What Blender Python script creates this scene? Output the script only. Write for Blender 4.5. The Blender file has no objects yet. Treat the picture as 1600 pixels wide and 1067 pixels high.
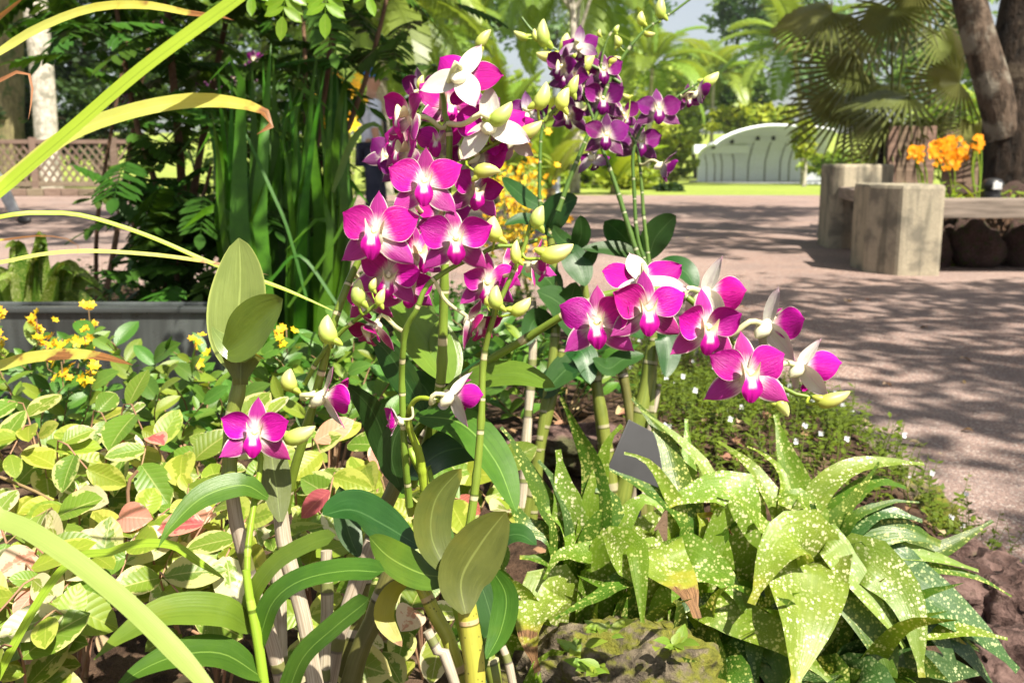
import bpy, bmesh, math, random
import numpy as np
from mathutils import Vector, Matrix, Quaternion
random.seed(7); rng = np.random.default_rng(7)
R = math.radians
sc = bpy.context.scene
COL = sc.collection
# ------------------------------------------------------------------ camera
F = 1600*35/36.0
PITCH = R(10.15)
CAM = Vector((0, 0, 0.8))
RIGHT = Vector((1, 0, 0)); FWD = Vector((0, math.cos(PITCH), -math.sin(PITCH))); UP = Vector((0, math.sin(PITCH), math.cos(PITCH)))
cd = bpy.data.cameras.new('camera'); cam = bpy.data.objects.new('camera', cd); COL.objects.link(cam)
cam.location = CAM; cam.rotation_euler = (math.pi/2 - PITCH, 0, 0)
cd.lens = 35; cd.sensor_width = 36; cd.clip_start = 0.02; cd.clip_end = 2000
cd.dof.use_dof = True; cd.dof.focus_distance = 0.92; cd.dof.aperture_fstop = 12.0
sc.camera = cam
# ------------------------------------------------------------------ sky, sun, exposure
SUN = Vector((0.36, -0.46, 0.82)).normalized()
w = bpy.data.worlds.new('World'); sc.world = w; w.use_nodes = True
nt = w.node_tree; bg = nt.nodes['Background']
sky = nt.nodes.new('ShaderNodeTexSky'); sky.sky_type = 'NISHITA'; sky.sun_disc = False
sky.sun_elevation = math.asin(SUN.z); sky.sun_rotation = math.atan2(SUN.x, SUN.y)
sky.dust_density = 2.0; sky.air_density = 1.0; sky.ozone_density = 1.0
hs = nt.nodes.new('ShaderNodeHueSaturation'); hs.inputs['Saturation'].default_value = .45; hs.inputs['Value'].default_value = 1.15   # milky humid tropical sky
nt.links.new(sky.outputs[0], hs.inputs['Color']); nt.links.new(hs.outputs[0], bg.inputs[0]); bg.inputs[1].default_value = 0.055
sd = bpy.data.lights.new('sun', 'SUN'); sd.energy = 5.0; sd.angle = R(0.53); sd.color = (1, 0.93, 0.79)
so = bpy.data.objects.new('sun', sd); COL.objects.link(so); so.rotation_euler = SUN.to_track_quat('Z', 'Y').to_euler()
sc.view_settings.view_transform = 'Standard'; sc.view_settings.look = 'None'; sc.view_settings.gamma = 1
sc.view_settings.exposure = 1.36
try: sc.view_settings.use_curve_mapping = False
except Exception: pass
sc.render.engine = 'CYCLES'
cy = sc.cycles
cy.max_bounces = 6; cy.diffuse_bounces = 3; cy.glossy_bounces = 2; cy.transmission_bounces = 5; cy.volume_bounces = 0
cy.caustics_reflective = False; cy.caustics_refractive = False; cy.sample_clamp_indirect = 6
cy.use_denoising = True

# ------------------------------------------------------------------ helpers
def at(px, py, d):            # a pixel of the photograph at depth d (metres along the lens axis)
    return CAM + d*(FWD + (px-800)/F*RIGHT - (py-533.5)/F*UP)
def gnd(px, py, z=0.0):       # a pixel carried down to the level z
    v = FWD + (px-800)/F*RIGHT - (py-533.5)/F*UP
    return CAM + v*((z-CAM.z)/v.z)
def tag(o, label=None, cat=None, group=None, kind=None):
    if label: o['label'] = label
    if cat: o['category'] = cat
    if group: o['group'] = group
    if kind: o['kind'] = kind
    return o
def empty(name, loc, label, cat, group=None):
    o = bpy.data.objects.new(name, None); COL.objects.link(o); o.location = loc
    o.empty_display_size = 0.05
    return tag(o, label, cat, group)
def link(name, me, parent=None, M=None, world=False):
    """world=True: the mesh is in world coordinates, parent is an unrotated Empty"""
    o = bpy.data.objects.new(name, me); COL.objects.link(o)
    if parent is not None:
        o.parent = parent
        if world:
            p = parent; off = Vector((0, 0, 0))
            while p is not None: off += p.location; p = p.parent
            o.location = -off
    if M is not None: o.matrix_basis = M
    return o
class MB:
    def __init__(s): s.v = []; s.f = []; s.uv = []; s.mi = []; s.smooth = True
    def quadgrid(s, P, U, V, mi=0):
        """P[i][j] points, U[i], V[j]"""
        b = len(s.v); n = len(P); m = len(P[0])
        for i in range(n): s.v.extend(P[i])
        for i in range(n-1):
            for j in range(m-1):
                s.f.append((b+i*m+j, b+i*m+j+1, b+(i+1)*m+j+1, b+(i+1)*m+j)); s.mi.append(mi)
                s.uv.extend(((U[i], V[j]), (U[i], V[j+1]), (U[i+1], V[j+1]), (U[i+1], V[j])))
    def face(s, pts, mi=0, uvs=None):
        b = len(s.v); s.v.extend(pts); s.f.append(tuple(range(b, b+len(pts)))); s.mi.append(mi)
        s.uv.extend(uvs or [(p[0], p[1]) for p in pts])
    def tube(s, pts, rad, n=8, mi=0, cap=True, u0=0.0):
        pts = [Vector(p) for p in pts]
        if not hasattr(rad, '__len__'): rad = [rad]*len(pts)
        T = [(pts[min(i+1, len(pts)-1)]-pts[max(i-1, 0)]).normalized() for i in range(len(pts))]
        a = Vector((0, 0, 1)) if abs(T[0].z) < .9 else Vector((1, 0, 0))
        nrm = (a - T[0]*a.dot(T[0])).normalized()
        P = []; U = []; u = u0
        for i, p in enumerate(pts):
            if i: u += (p-pts[i-1]).length
            nrm = (nrm - T[i]*nrm.dot(T[i])).normalized(); bn = T[i].cross(nrm)
            P.append([p + rad[i]*(math.cos(2*math.pi*k/n)*nrm + math.sin(2*math.pi*k/n)*bn) for k in range(n+1)]); U.append(u)
        s.quadgrid(P, U, [k/n for k in range(n+1)], mi)
        if cap:
            for i in (0, -1):
                s.face(P[i][:-1], mi, [(U[i], .5)]*n)
        return s
    def box(s, c, sx, sy, sz, rz=0, mi=0, bev=0.0):
        M = Matrix.Rotation(rz, 3, 'Z'); c = Vector(c)
        bm = bmesh.new(); bmesh.ops.create_cube(bm, size=1)
        for v in bm.verts: v.co = Vector((v.co.x*sx, v.co.y*sy, v.co.z*sz))
        if bev: bmesh.ops.bevel(bm, geom=bm.edges[:], offset=bev, segments=2, affect='EDGES', profile=.7)
        for f in bm.faces: s.face([M @ v.co + c for v in f.verts], mi)
        bm.free(); return s
    def mesh(s, name, mats, smooth=None, merge=True):
        me = bpy.data.meshes.new(name)
        me.from_pydata([tuple(p) for p in s.v], [], s.f)
        uvl = me.uv_layers.new(name='UVMap')
        uvl.data.foreach_set('uv', np.array(s.uv, dtype=np.float32).ravel())
        for m in (mats if isinstance(mats, (list, tuple)) else [mats]): me.materials.append(m)
        me.polygons.foreach_set('material_index', np.array(s.mi, dtype=np.int32))
        sm = s.smooth if smooth is None else smooth
        me.polygons.foreach_set('use_smooth', np.full(len(s.f), sm))
        me.update(); return me
def catmull(P, n):
    """P list of Vectors (any dimension) -> n+1 samples, uniform in arc length"""
    P = [np.array(p, float) for p in P]
    if len(P) == 2:
        return [P[0]+(P[1]-P[0])*i/n for i in range(n+1)]
    Q = [2*P[0]-P[1]] + P + [2*P[-1]-P[-2]]
    out = []
    for k in range(len(P)-1):
        a, b, c, d = Q[k:k+4]
        for t in np.linspace(0, 1, 16, endpoint=(k == len(P)-2)):
            out.append(.5*((2*b)+(-a+c)*t+(2*a-5*b+4*c-d)*t*t+(-a+3*b-3*c+d)*t**3))
    out = np.array(out); L = np.concatenate([[0], np.cumsum(np.linalg.norm(np.diff(out, axis=0), axis=1))])
    s = np.linspace(0, L[-1], n+1)
    return [np.array([np.interp(x, L, out[:, k]) for k in range(out.shape[1])]) for x in s]
PROF = {
 'oval': lambda u: max(.16*(1-u)**2, math.sin(math.pi*min(1, max(0, u))**.95)**.62) if u < 1 else 0.02,
 'lance': lambda u: (0.18 if u < .02 else max(.14, math.sin(math.pi*u**.72)**.85)) if u < .5 else max(.015, math.sin(math.pi*u**.72)**1.0),
 'strap': lambda u: (min(1, .8+u*1.2) * min(1, ((1-u)/.07)**.6) if u < 1 else .01),
 'blade': lambda u: min(1, .45+u*3)*min(1, ((1-u)/.6)**.8) if u < 1 else .01,
}
def ribbon(pts, width, prof='oval', roll=30, fold=.12, wave=0.0, seg=14, cols=4, droop=0.0, sag=0.0, twist=0.0):
    """a leaf blade along 3-D points; width in metres (full)"""
    pts = [Vector(p) for p in pts]
    S = [Vector(p) for p in catmull(pts, seg)]
    n = len(S); mb = MB(); P = []; U = []
    pf = PROF[prof] if isinstance(prof, str) else prof
    ph = random.random()*6; SS = []
    for i in range(n):
        t = (S[min(i+1, n-1)]-S[max(i-1, 0)]).normalized(); v_ = (S[i]-CAM).normalized(); q = t.cross(v_)
        if q.length < 1e-3: q = t.cross(UP)
        q.normalize()
        if SS and q.dot(SS[-1]) < 0: q = -q
        SS.append(q)
    q = sum(SS[int(.62*(n-1)):int(.92*(n-1))+1], Vector((0, 0, 0))).normalized()   # sign: a positive roll turns the blade's face upwards
    if (q.z if abs(q.z) > .3 else q.x) < 0: SS = [-q for q in SS]
    for i in range(n):
        u = i/(n-1)
        t = (S[min(i+1, n-1)]-S[max(i-1, 0)]).normalized()
        view = (S[i]-CAM).normalized(); s = SS[i]
        nn = t.cross(s).normalized()
        if nn.dot(view) < 0: nn = -nn          # nn points away from the camera
        a = R(roll + twist*u)
        sd_ = math.cos(a)*s + math.sin(a)*nn
        nr = sd_.cross(t).normalized()
        if nr.dot(view) > 0: nr = -nr          # towards the camera
        hw = .5*width*pf(u)
        row = []
        for j in range(cols+1):
            v = -1+2*j/cols
            off = -fold*width*.5*(1-abs(v))*pf(u) + fold*.25*width
            wv = wave*width*math.sin(u*15+ph+(1.7 if v > 0 else 0))*abs(v)**2*pf(u)
            row.append(S[i] + sd_*hw*v + nr*(off+wv) - Vector((0, 0, droop*width*v*v)))
        P.append(row); U.append(u)
    mb.quadgrid(P, U, [j/cols for j in range(cols+1)])
    return mb
def proj(p):
    v = Vector(p)-CAM; z = v.dot(FWD); return 800+F*v.dot(RIGHT)/z, 533.5-F*v.dot(UP)/z
def wpx(w, d): return w*d/F
# ------------------------------------------------------------------ materials
class NT:
    def __init__(s, name):
        s.m = bpy.data.materials.new(name); s.m.use_nodes = True; s.t = s.m.node_tree; s.t.nodes.clear()
        s.out = s.t.nodes.new('ShaderNodeOutputMaterial')
    def n(s, typ, **kw):
        nd = s.t.nodes.new('ShaderNode'+typ)
        for k, v in kw.items(): setattr(nd, k, v)
        return nd
    def l(s, a, b): s.t.links.new(a, b); return s
    def put(s, sock, v):
        if isinstance(v, bpy.types.NodeSocket): s.t.links.new(v, sock)
        elif v is not None:
            if hasattr(sock.default_value, '__len__') and len(v) == 3 and len(sock.default_value) == 4: v = (*v, 1)
            sock.default_value = v
    def math(s, op, a, b=None, clamp=False):
        nd = s.n('Math', operation=op); nd.use_clamp = clamp
        s.put(nd.inputs[0], a)
        if b is not None: s.put(nd.inputs[1], b)
        return nd.outputs[0]
    def mr(s, v, a, b, c=0.0, d=1.0, smooth=True):
        nd = s.n('MapRange'); nd.interpolation_type = 'SMOOTHSTEP' if smooth else 'LINEAR'
        s.put(nd.inputs[0], v)
        for k, x in zip((1, 2, 3, 4), (a, b, c, d)): s.put(nd.inputs[k], x)
        return nd.outputs[0]
    def mix(s, f, a, b, mode='MIX'):
        nd = s.n('Mix', data_type='RGBA', blend_type=mode)
        s.put(nd.inputs[0], f); s.put(nd.inputs[6], a); s.put(nd.inputs[7], b)
        return nd.outputs[2]
    def noise(s, vec, scale, detail=3, rough=.55, out=0):
        nd = s.n('TexNoise'); nd.inputs['Scale'].default_value = scale; nd.inputs['Detail'].default_value = detail; nd.inputs['Roughness'].default_value = rough
        if vec is not None: s.l(vec, nd.inputs['Vector'])
        return nd.outputs[out]
    def vor(s, vec, scale, feature='F1', out='Distance', rnd=1.0):
        nd = s.n('TexVoronoi', feature=feature); nd.inputs['Scale'].default_value = scale; nd.inputs['Randomness'].default_value = rnd
        if vec is not None: s.l(vec, nd.inputs['Vector'])
        return nd.outputs[out]
    def coord(s, which='Object'):
        return s.n('TexCoord').outputs[which]
    def uv(s):
        sp = s.n('SeparateXYZ'); s.l(s.coord('UV'), sp.inputs[0]); return sp.outputs[0], sp.outputs[1]
    def rnd(s): return s.n('ObjectInfo').outputs['Random']
    def loc(s): return s.n('ObjectInfo').outputs['Location']
    def vary(s, col, val=.25, hue=.02, by=None):
        h = s.n('HueSaturation'); r = by or s.rnd()
        s.put(h.inputs['Value'], s.mr(r, 0, 1, 1-val, 1+val, False))
        r2 = s.math('FRACT', s.math('MULTIPLY', r, 7.31))
        s.put(h.inputs['Hue'], s.mr(r2, 0, 1, .5-hue, .5+hue, False)); s.put(h.inputs['Color'], col)
        return h.outputs[0]
    def vadd(s, a, b):
        nd = s.n('VectorMath', operation='ADD'); s.put(nd.inputs[0], a); s.put(nd.inputs[1], b); return nd.outputs[0]
    def vscale(s, a, v):
        nd = s.n('VectorMath', operation='MULTIPLY'); s.put(nd.inputs[0], a); s.put(nd.inputs[1], v); return nd.outputs[0]
    def bump(s, h, strength=.3, dist=.01):
        b = s.n('Bump'); b.inputs['Strength'].default_value = strength; b.inputs['Distance'].default_value = dist
        s.put(b.inputs['Height'], h); return b.outputs[0]
    def bsdf(s, col, rough=.5, spec=.5, normal=None, transl=0.0, tcol=None, sheen=0):
        p = s.n('BsdfPrincipled'); s.put(p.inputs['Base Color'], col); s.put(p.inputs['Roughness'], rough)
        p.inputs['Specular IOR Level'].default_value = spec
        if normal is not None: s.l(normal, p.inputs['Normal'])
        o = p.outputs[0]
        if transl:
            t = s.n('BsdfTranslucent'); s.put(t.inputs[0], tcol if tcol is not None else col)
            mx = s.n('MixShader'); mx.inputs[0].default_value = transl
            s.l(o, mx.inputs[1]); s.l(t.outputs[0], mx.inputs[2]); o = mx.outputs[0]
        s.l(o, s.out.inputs[0]); return s.m

def leaf_mat(name, col, col2=None, rough=.35, spec=.5, transl=.35, tcol=None, veins=0, midrib=None, val=.2, hue=.015, mott=.35,
             spots=None, tip=None, nscale=35, bumpy=.15, edge=None, specks=0):
    s = NT(name); u, v = s.uv(); P = s.coord('Object')
    col2 = col2 or tuple(c*.6 for c in col)
    nz = s.noise(P, nscale, 3)
    c = s.mix(s.math('MULTIPLY', s.mr(nz, .35, .68), mott*1.6, True), col, col2)
    h = nz
    if veins:
        ve = s.math('ABSOLUTE', s.math('SINE', s.math('MULTIPLY', v, math.pi*veins)))
        vm = s.mr(ve, 0, .4, .13, 0)
        c = s.mix(vm, c, tuple(min(1, x*1.5+.01) for x in col)); h = s.math('ADD', s.math('MULTIPLY', nz, .6), s.math('MULTIPLY', ve, .22))
    if midrib:
        md = s.math('ABSOLUTE', s.math('SUBTRACT', v, .5))
        c = s.mix(s.mr(md, .008, .03, .8, 0), c, midrib)
    if edge:
        md = s.math('ABSOLUTE', s.math('SUBTRACT', v, .5))
        c = s.mix(s.mr(md, .45, .5, 0, .9), c, edge)
    if bumpy:
        sk = s.noise(s.vadd(s.vscale(s.coord('UV'), (2.5, 17, 1)), s.vscale(P, (9, 9, 9))), 1.0, 4, .65)
        c = s.mix(s.mr(sk, .5, .8, 0, .38), c, tuple(min(1, x*1.45+.012) for x in col)); c = s.mix(s.mr(sk, .28, .46, .3, 0), c, tuple(x*.62 for x in col2))
        h = s.math('ADD', h, s.math('MULTIPLY', sk, .7))
        bl = s.noise(P, 9, 4, .7); c = s.mix(s.mr(bl, .58, .72, 0, .3), c, (col[0]*1.3+.03, col[1]*1.05+.02, col[2]*.8))
    if specks:
        c = s.mix(s.math('MULTIPLY', s.mr(s.vor(P, 75), .06, .11, 1, 0), s.mr(s.noise(P, 22, 2), .45, .55)), c, (.035, .022, .01))
    c = s.vary(c, val, hue)
    if spots:
        d1 = s.vor(P, spots[0]); cc = s.vor(P, spots[0], out='Color')
        sp = s.n('SeparateXYZ'); s.l(cc, sp.inputs[0])
        th = s.math('MULTIPLY', s.math('POWER', sp.outputs[0], 1.5), .62)
        m1 = s.mr(s.math('ADD', s.math('SUBTRACT', d1, th), s.math('MULTIPLY', s.math('SUBTRACT', s.noise(P, 500, 2), .5), .25)), -.12, .12, .9, 0)
        patch = s.mr(s.noise(P, 24, 4, .7), .36, .58, .16, 1)
        patch = s.math('MULTIPLY', patch, s.mr(s.math('FRACT', s.math('MULTIPLY', s.rnd(), 9.3)), 0, .7, .45, 1))
        c = s.mix(s.math('MULTIPLY', m1, patch), c, spots[1])
        d2 = s.vor(P, spots[0]*2.6)
        c = s.mix(s.math('MULTIPLY', s.mr(d2, .05, .4, .5, 0), patch), c, spots[1])
    if tip:
        tn = s.math('ADD', u, s.math('MULTIPLY', s.math('SUBTRACT', s.noise(P, 45, 3), .5), .3))
        r = s.math('FRACT', s.math('MULTIPLY', s.rnd(), 13.7))
        st = s.mr(r, 0, 1, tip[0], tip[1], False)
        tc = s.mix(s.mr(s.noise(s.vadd(s.vscale(s.coord('UV'), (6, 9, 1)), P), 2.5, 4, .7), .4, .62), tip[2], tuple(x*.3 for x in tip[2])); c = s.mix(s.mr(s.math('SUBTRACT', tn, st), -.01, .03), c, tc)
        c = s.mix(s.math('MULTIPLY', s.mr(s.math('SUBTRACT', tn, st), -.09, 0), s.mr(s.math('SUBTRACT', tn, st), 0, .03, .5, 0)), c, (.5, .42, .05))
    t = s.mix(.7, c, s.vscale(c, (1.5, 1.25, .5))) if tcol is None else s.mix(.6, c, tcol)
    nb = s.bump(h, bumpy, .004) if bumpy else None
    return s.bsdf(c, rough, spec, nb, transl, t)

M = {}
def petal_mat(name, base, white, deep, u0, u1, marg, tr=.35):
    s = NT(name); u, v = s.uv(); P = s.coord('Object')
    md = s.math('MULTIPLY', s.math('ABSOLUTE', s.math('SUBTRACT', v, .5)), 2)
    st = s.noise(s.vadd(s.vscale(s.coord('UV'), (3, 34, 1)), s.loc()), 1.0, 3)
    uu = s.math('ADD', u, s.math('MULTIPLY', s.math('SUBTRACT', st, .5), .28))
    c = s.mix(s.mr(uu, u0, u1), white, base)
    c = s.mix(s.math('MULTIPLY', s.mr(st, .45, .72), s.mr(u, u0, u1+.1, 0, .7)), c, deep)
    if marg: c = s.mix(s.mr(s.math('ADD', md, s.math('MULTIPLY', s.math('SUBTRACT', st, .5), .1)), 1-marg, 1.0, 0, .85), c, white)
    c = s.mix(s.math('MULTIPLY', s.mr(md, .0, .07, .55, 0), s.mr(u, .15, .5, .2, 1)), c, deep)
    ag = s.noise(s.vadd(s.vscale(s.coord('UV'), (2, 2, 1)), s.vscale(s.loc(), (19, 23, 17))), 1.4, 4, .65); c = s.mix(s.mr(ag, .55, .75, 0, .45), c, deep)
    c = s.vary(c, .2, .018)
    nb = s.bump(s.noise(s.vscale(s.coord('UV'), (4, 34, 1)), 1.0, 3), .35, .03)
    return s.bsdf(c, .48, .3, nb, tr, c)
MAG = (.56, .004, .33); DEEP = (.34, .002, .2); WHT = (.84, .79, .68)
VIO = (.23, .004, .19); VDEEP = (.13, .002, .12)
for k, b, dp in (('m', MAG, DEEP), ('v', VIO, VDEEP), ('r', (.4, .006, .17), (.24, .003, .09))):
    M['petal_'+k] = petal_mat('petal_'+k, b, WHT, dp, .08, .4, .035)
    M['sepal_'+k] = petal_mat('sepal_'+k, tuple(x*.72+.03 for x in b), WHT, tuple(x*.8+.02 for x in dp), .16, .52, .2, .3)
    M['back_'+k] = petal_mat('back_'+k, tuple(x*.35+.5 for x in b), (.76, .735, .65), tuple(x*.35+.45 for x in b), .55, 1.15, 0, .3)
    if k == 'v': M['back_v'] = petal_mat('back_violet', (.3, .12, .3), (.62, .56, .56), (.22, .05, .2), .25, .8, 0, .3)
    s = NT('lip_'+k); u, v = s.uv(); md = s.math('MULTIPLY', s.math('ABSOLUTE', s.math('SUBTRACT', v, .5)), 2)
    st = s.noise(s.vscale(s.coord('UV'), (3, 30, 1)), 1.0, 3)
    uu = s.math('ADD', u, s.math('MULTIPLY', s.math('SUBTRACT', st, .5), .2))
    c = s.mix(s.mr(uu, .4, .54), (.78, .73, .46), b)
    wp = s.math('MULTIPLY', s.mr(uu, .4, .48), s.mr(uu, .56, .68, 1, 0))
    c = s.mix(s.math('MULTIPLY', wp, s.mr(md, .25, .55, 1, 0)), c, (.85, .82, .78))
    c = s.mix(s.mr(st, .55, .8, 0, .5), c, dp)
    M['lip_'+k] = s.bsdf(c, .5, .3, None, .3, c)
s = NT('column'); u, v = s.uv()
M['column'] = s.bsdf(s.mix(s.noise(s.coord('Object'), 300, 2), (.8, .78, .5), (.86, .82, .68)), .45, .4, None, .2)
s = NT('pedicel'); M['pedicel'] = s.bsdf(s.vary((.62, .62, .34), .15), .45, .4, None, .2)
s = NT('bud'); u, v = s.uv()
c = s.mix(s.mr(s.math('ADD', u, s.math('MULTIPLY', s.noise(s.coord('Object'), 90, 2), .3)), .2, 1.1), (.46, .55, .08), (.66, .66, .26))
M['bud'] = s.bsdf(s.vary(c, .18, .015), .42, .45, None, .25)
def stem_mat(name, c1, c2, band, every=.05, rough=.4, streak=.5, dots=0, bw=.09):
    s = NT(name); u, v = s.uv(); P = s.coord('Object')
    st = s.noise(s.vscale(s.coord('UV'), (12, 22, 1)), 1.0, 4, .6)
    c = s.mix(s.math('MULTIPLY', s.mr(st, .35, .7), streak*1.5, True), c1, c2)
    c = s.mix(s.mr(s.noise(P, 25, 3), .45, .7, 0, .5), c, tuple(x*.75 for x in c2))
    f = s.math('FRACT', s.math('ADD', s.math('DIVIDE', u, every), s.math('ADD', s.math('MULTIPLY', s.rnd(), 5), s.math('MULTIPLY', s.math('SINE', s.math('MULTIPLY', u, 2.3/every)), .22))))
    ring = s.mr(s.math('ABSOLUTE', s.math('SUBTRACT', f, .5)), bw*.5, bw*.5+.03, 1, 0)
    c = s.mix(ring, c, band)
    rl = s.mr(s.math('ABSOLUTE', s.math('SUBTRACT', f, .5+bw*.5+.02)), .012, .03, .85, 0)
    c = s.mix(rl, c, tuple(x*.28 for x in c1))
    if dots:
        c = s.mix(s.mr(s.vor(P, 190), .1, .2, .8, 0), c, (.03, .02, .01))
    nb = s.bump(s.math('ADD', st, ring), .25, .0015)
    return s.bsdf(s.vary(c, .12, .01), rough, .4, nb, .06)
M['stem'] = stem_mat('stem', (.17, .25, .03), (.12, .19, .02), (.5, .45, .26), .037, bw=.07)
M['stem_dk'] = stem_mat('stem_dk', (.08, .15, .025), (.06, .11, .02), (.32, .34, .2), .045, bw=.06)
M['cane_y'] = stem_mat('cane_y', (.36, .34, .045), (.23, .25, .035), (.42, .3, .16), .045, dots=1)
M['cane_g'] = stem_mat('cane_g', (.17, .2, .035), (.10, .14, .02), (.3, .28, .16), .06)
M['cane_w'] = stem_mat('cane_w', (.46, .4, .31), (.26, .21, .15), (.14, .15, .045), .055, .6, .8, bw=.16)
M['cane_o'] = stem_mat('cane_o', (.14, .14, .04), (.09, .09, .02), (.34, .3, .24), .07, .45)
M['shoot'] = stem_mat('shoot', (.26, .36, .03), (.2, .3, .02), (.3, .4, .05), .09)
# orchid leaves
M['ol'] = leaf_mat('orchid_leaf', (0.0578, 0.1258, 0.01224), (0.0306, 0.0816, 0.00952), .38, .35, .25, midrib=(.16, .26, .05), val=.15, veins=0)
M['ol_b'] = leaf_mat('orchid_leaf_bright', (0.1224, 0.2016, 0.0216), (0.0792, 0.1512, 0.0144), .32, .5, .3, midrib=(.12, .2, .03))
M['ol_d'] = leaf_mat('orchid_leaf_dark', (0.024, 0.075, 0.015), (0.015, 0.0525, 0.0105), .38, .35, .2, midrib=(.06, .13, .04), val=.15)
M['ol_o'] = leaf_mat('orchid_leaf_olive', (0.1088, 0.1292, 0.0238), (0.068, 0.0884, 0.0136), .42, .4, .35, midrib=(.2, .24, .06), specks=1, val=.1, tip=(.95, 1.1, (.2, .1, .03)))
M['ol_top'] = leaf_mat('orchid_leaf_glossy', (0.15, 0.2025, 0.0525), (0.105, 0.15, 0.03375), .24, .5, .25, midrib=(.24, .31, .09), specks=1, val=.05, edge=(.3, .36, .1))
M['ol_y'] = leaf_mat('orchid_leaf_yellow', (.34, .32, .03), (.22, .24, .03), .4, .4, .35, tip=(.8, 1.0, (.3, .15, .04)))
M['strap'] = leaf_mat('strap_leaf', (.37, .53, .045), (.3, .46, .035), .35, .45, .45, veins=3, val=.1, midrib=(.12, .22, .02), nscale=12)
M['strap_y'] = leaf_mat('strap_leaf_yellow', (.56, .58, .14), (.48, .54, .1), .4, .4, .45, midrib=(.6, .6, .2), val=.08, tip=(.9, .96, (.38, .17, .06)), nscale=12)
M['strap_p'] = leaf_mat('strap_leaf_pale', (.34, .41, .11), (.28, .37, .08), .42, .35, .45, veins=13, val=.03, nscale=12)
M['strap_b'] = leaf_mat('strap_leaf_brown', (.38, .2, .08), (.25, .12, .05), .6, .3, .3, veins=4)
SPOT = (.56, .58, .18)
M['dr'] = leaf_mat('spotted_leaf', (0.0504, 0.1188, 0.00936), (0.0864, 0.1584, 0.0108), .38, .38, .36, veins=9, val=.25, hue=.015, spots=(270, SPOT), tip=(.93, 1.6, (.3, .15, .05)))
M['dr_y'] = leaf_mat('spotted_leaf_yellow', (0.1404, 0.234, 0.01404), (0.0936, 0.1872, 0.0117), .4, .35, .4, veins=9, val=.15, spots=(260, (.78, .76, .36)), tip=(.92, 1.7, (.34, .17, .06)))
M['dr_p'] = leaf_mat('spotted_leaf_pale', (0.195, 0.2808, 0.0312), (0.1248, 0.2184, 0.0195), .42, .35, .4, veins=12, val=.12, spots=(260, (.85, .82, .52)), tip=(.96, 1.5, (.36, .2, .1)))
M['dr_s'] = leaf_mat('spotted_leaf_scorched', (0.2, 0.288, 0.032), (0.136, 0.224, 0.02), .4, .35, .4, veins=9, val=.1, spots=(260, (.8, .78, .45)), tip=(.87, .9, (.36, .2, .1)))
M['dr_d'] = leaf_mat('spotted_leaf_dark', (0.03825, 0.0935, 0.0187), (0.02975, 0.07225, 0.0153), .36, .42, .25, veins=9, val=.2, spots=(265, (.45, .52, .25)), tip=(.95, 1.8, (.3, .15, .05)))
# variegated shrub leaves
def varieg(name, mid, rim, amt, tr=.4):
    s = NT(name); u, v = s.uv()
    md = s.math('MULTIPLY', s.math('ABSOLUTE', s.math('SUBTRACT', v, .5)), 2)
    vec = s.vadd(s.vscale(s.coord('UV'), (3.2, 2.4, 1)), s.vscale(s.loc(), (37, 41, 29)))
    nz = s.noise(vec, 1.2, 4, .6)
    k = s.math('ADD', s.math('ADD', s.math('MULTIPLY', md, .45), s.math('MULTIPLY', u, .18)), nz)
    r = s.math('FRACT', s.math('MULTIPLY', s.rnd(), 5.17))
    th = s.mr(r, 0, 1, amt-.22, amt+.22, False)
    c = s.mix(s.mr(s.math('SUBTRACT', k, th), -.02, .05), mid, rim)
    c = s.mix(s.mr(s.math('ABSOLUTE', s.math('SUBTRACT', v, .5)), .01, .03, .5, 0), c, rim)
    vn = s.math('ABSOLUTE', s.math('SINE', s.math('MULTIPLY', s.math('SUBTRACT', u, s.math('MULTIPLY', md, .22)), 26)))
    c = s.mix(s.mr(vn, 0, .2, .22, 0), c, rim)
    c = s.vary(c, .16, .018)
    sp = s.mr(s.noise(vec, 7, 2), .68, .74, 0, .7)
    c = s.mix(sp, c, (.3, .16, .05))
    return s.bsdf(c, .42, .4, s.bump(s.math('ADD', nz, vn), .12, .003), tr, s.mix(.6, c, s.vscale(c, (1.3, 1.2, .6))))
M['va'] = varieg('variegated_green', (0.1394, 0.2296, 0.02296), (0.492, 0.492, 0.1804), .98)
M['vb'] = varieg('variegated_cream', (0.2184, 0.294, 0.042), (0.6048, 0.5712, 0.336), .84)
M['vc'] = varieg('variegated_lime', (0.224, 0.296, 0.028), (0.4, 0.432, 0.08), .95)
M['vp'] = varieg('variegated_pink', (.62, .3, .2), (.76, .58, .42), .85)
M['vr'] = varieg('variegated_red', (.42, .1, .09), (.62, .28, .2), 1.0)
M['ga'] = leaf_mat('shrub_leaf', (0.0935, 0.204, 0.0255), (0.0595, 0.153, 0.02125), .38, .45, .35, midrib=(.16, .27, .05), val=.3, hue=.02)
M['ga_l'] = leaf_mat('shrub_leaf_light', (.2, .29, .03), (.13, .23, .025), .4, .45, .4, midrib=(.3, .36, .08), val=.25, hue=.02)
s = NT('twig'); M['twig'] = s.bsdf(s.vary(s.mix(s.noise(s.coord('Object'), 60), (.2, .1, .055), (.3, .2, .11)), .2), .7, .3)
s = NT('yellow_petal'); M['yel'] = s.bsdf(s.vary((.8, .5, .02), .15, .02), .5, .3, None, .3)
s = NT('orange_petal'); M['org'] = s.bsdf(s.vary(s.mix(s.noise(s.coord('Object'), 30), (.9, .44, .012), (.88, .3, .01)), .15, .01), .5, .3, None, .3)
s = NT('white_petal'); M['wht'] = s.bsdf((.75, .76, .8), .5, .3, None, .3)
M['sh'] = leaf_mat('pinnate_leaf', (.042, .105, .01), (.026, .07, .008), .5, .25, .3, val=.3, hue=.02, bumpy=0)
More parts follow.
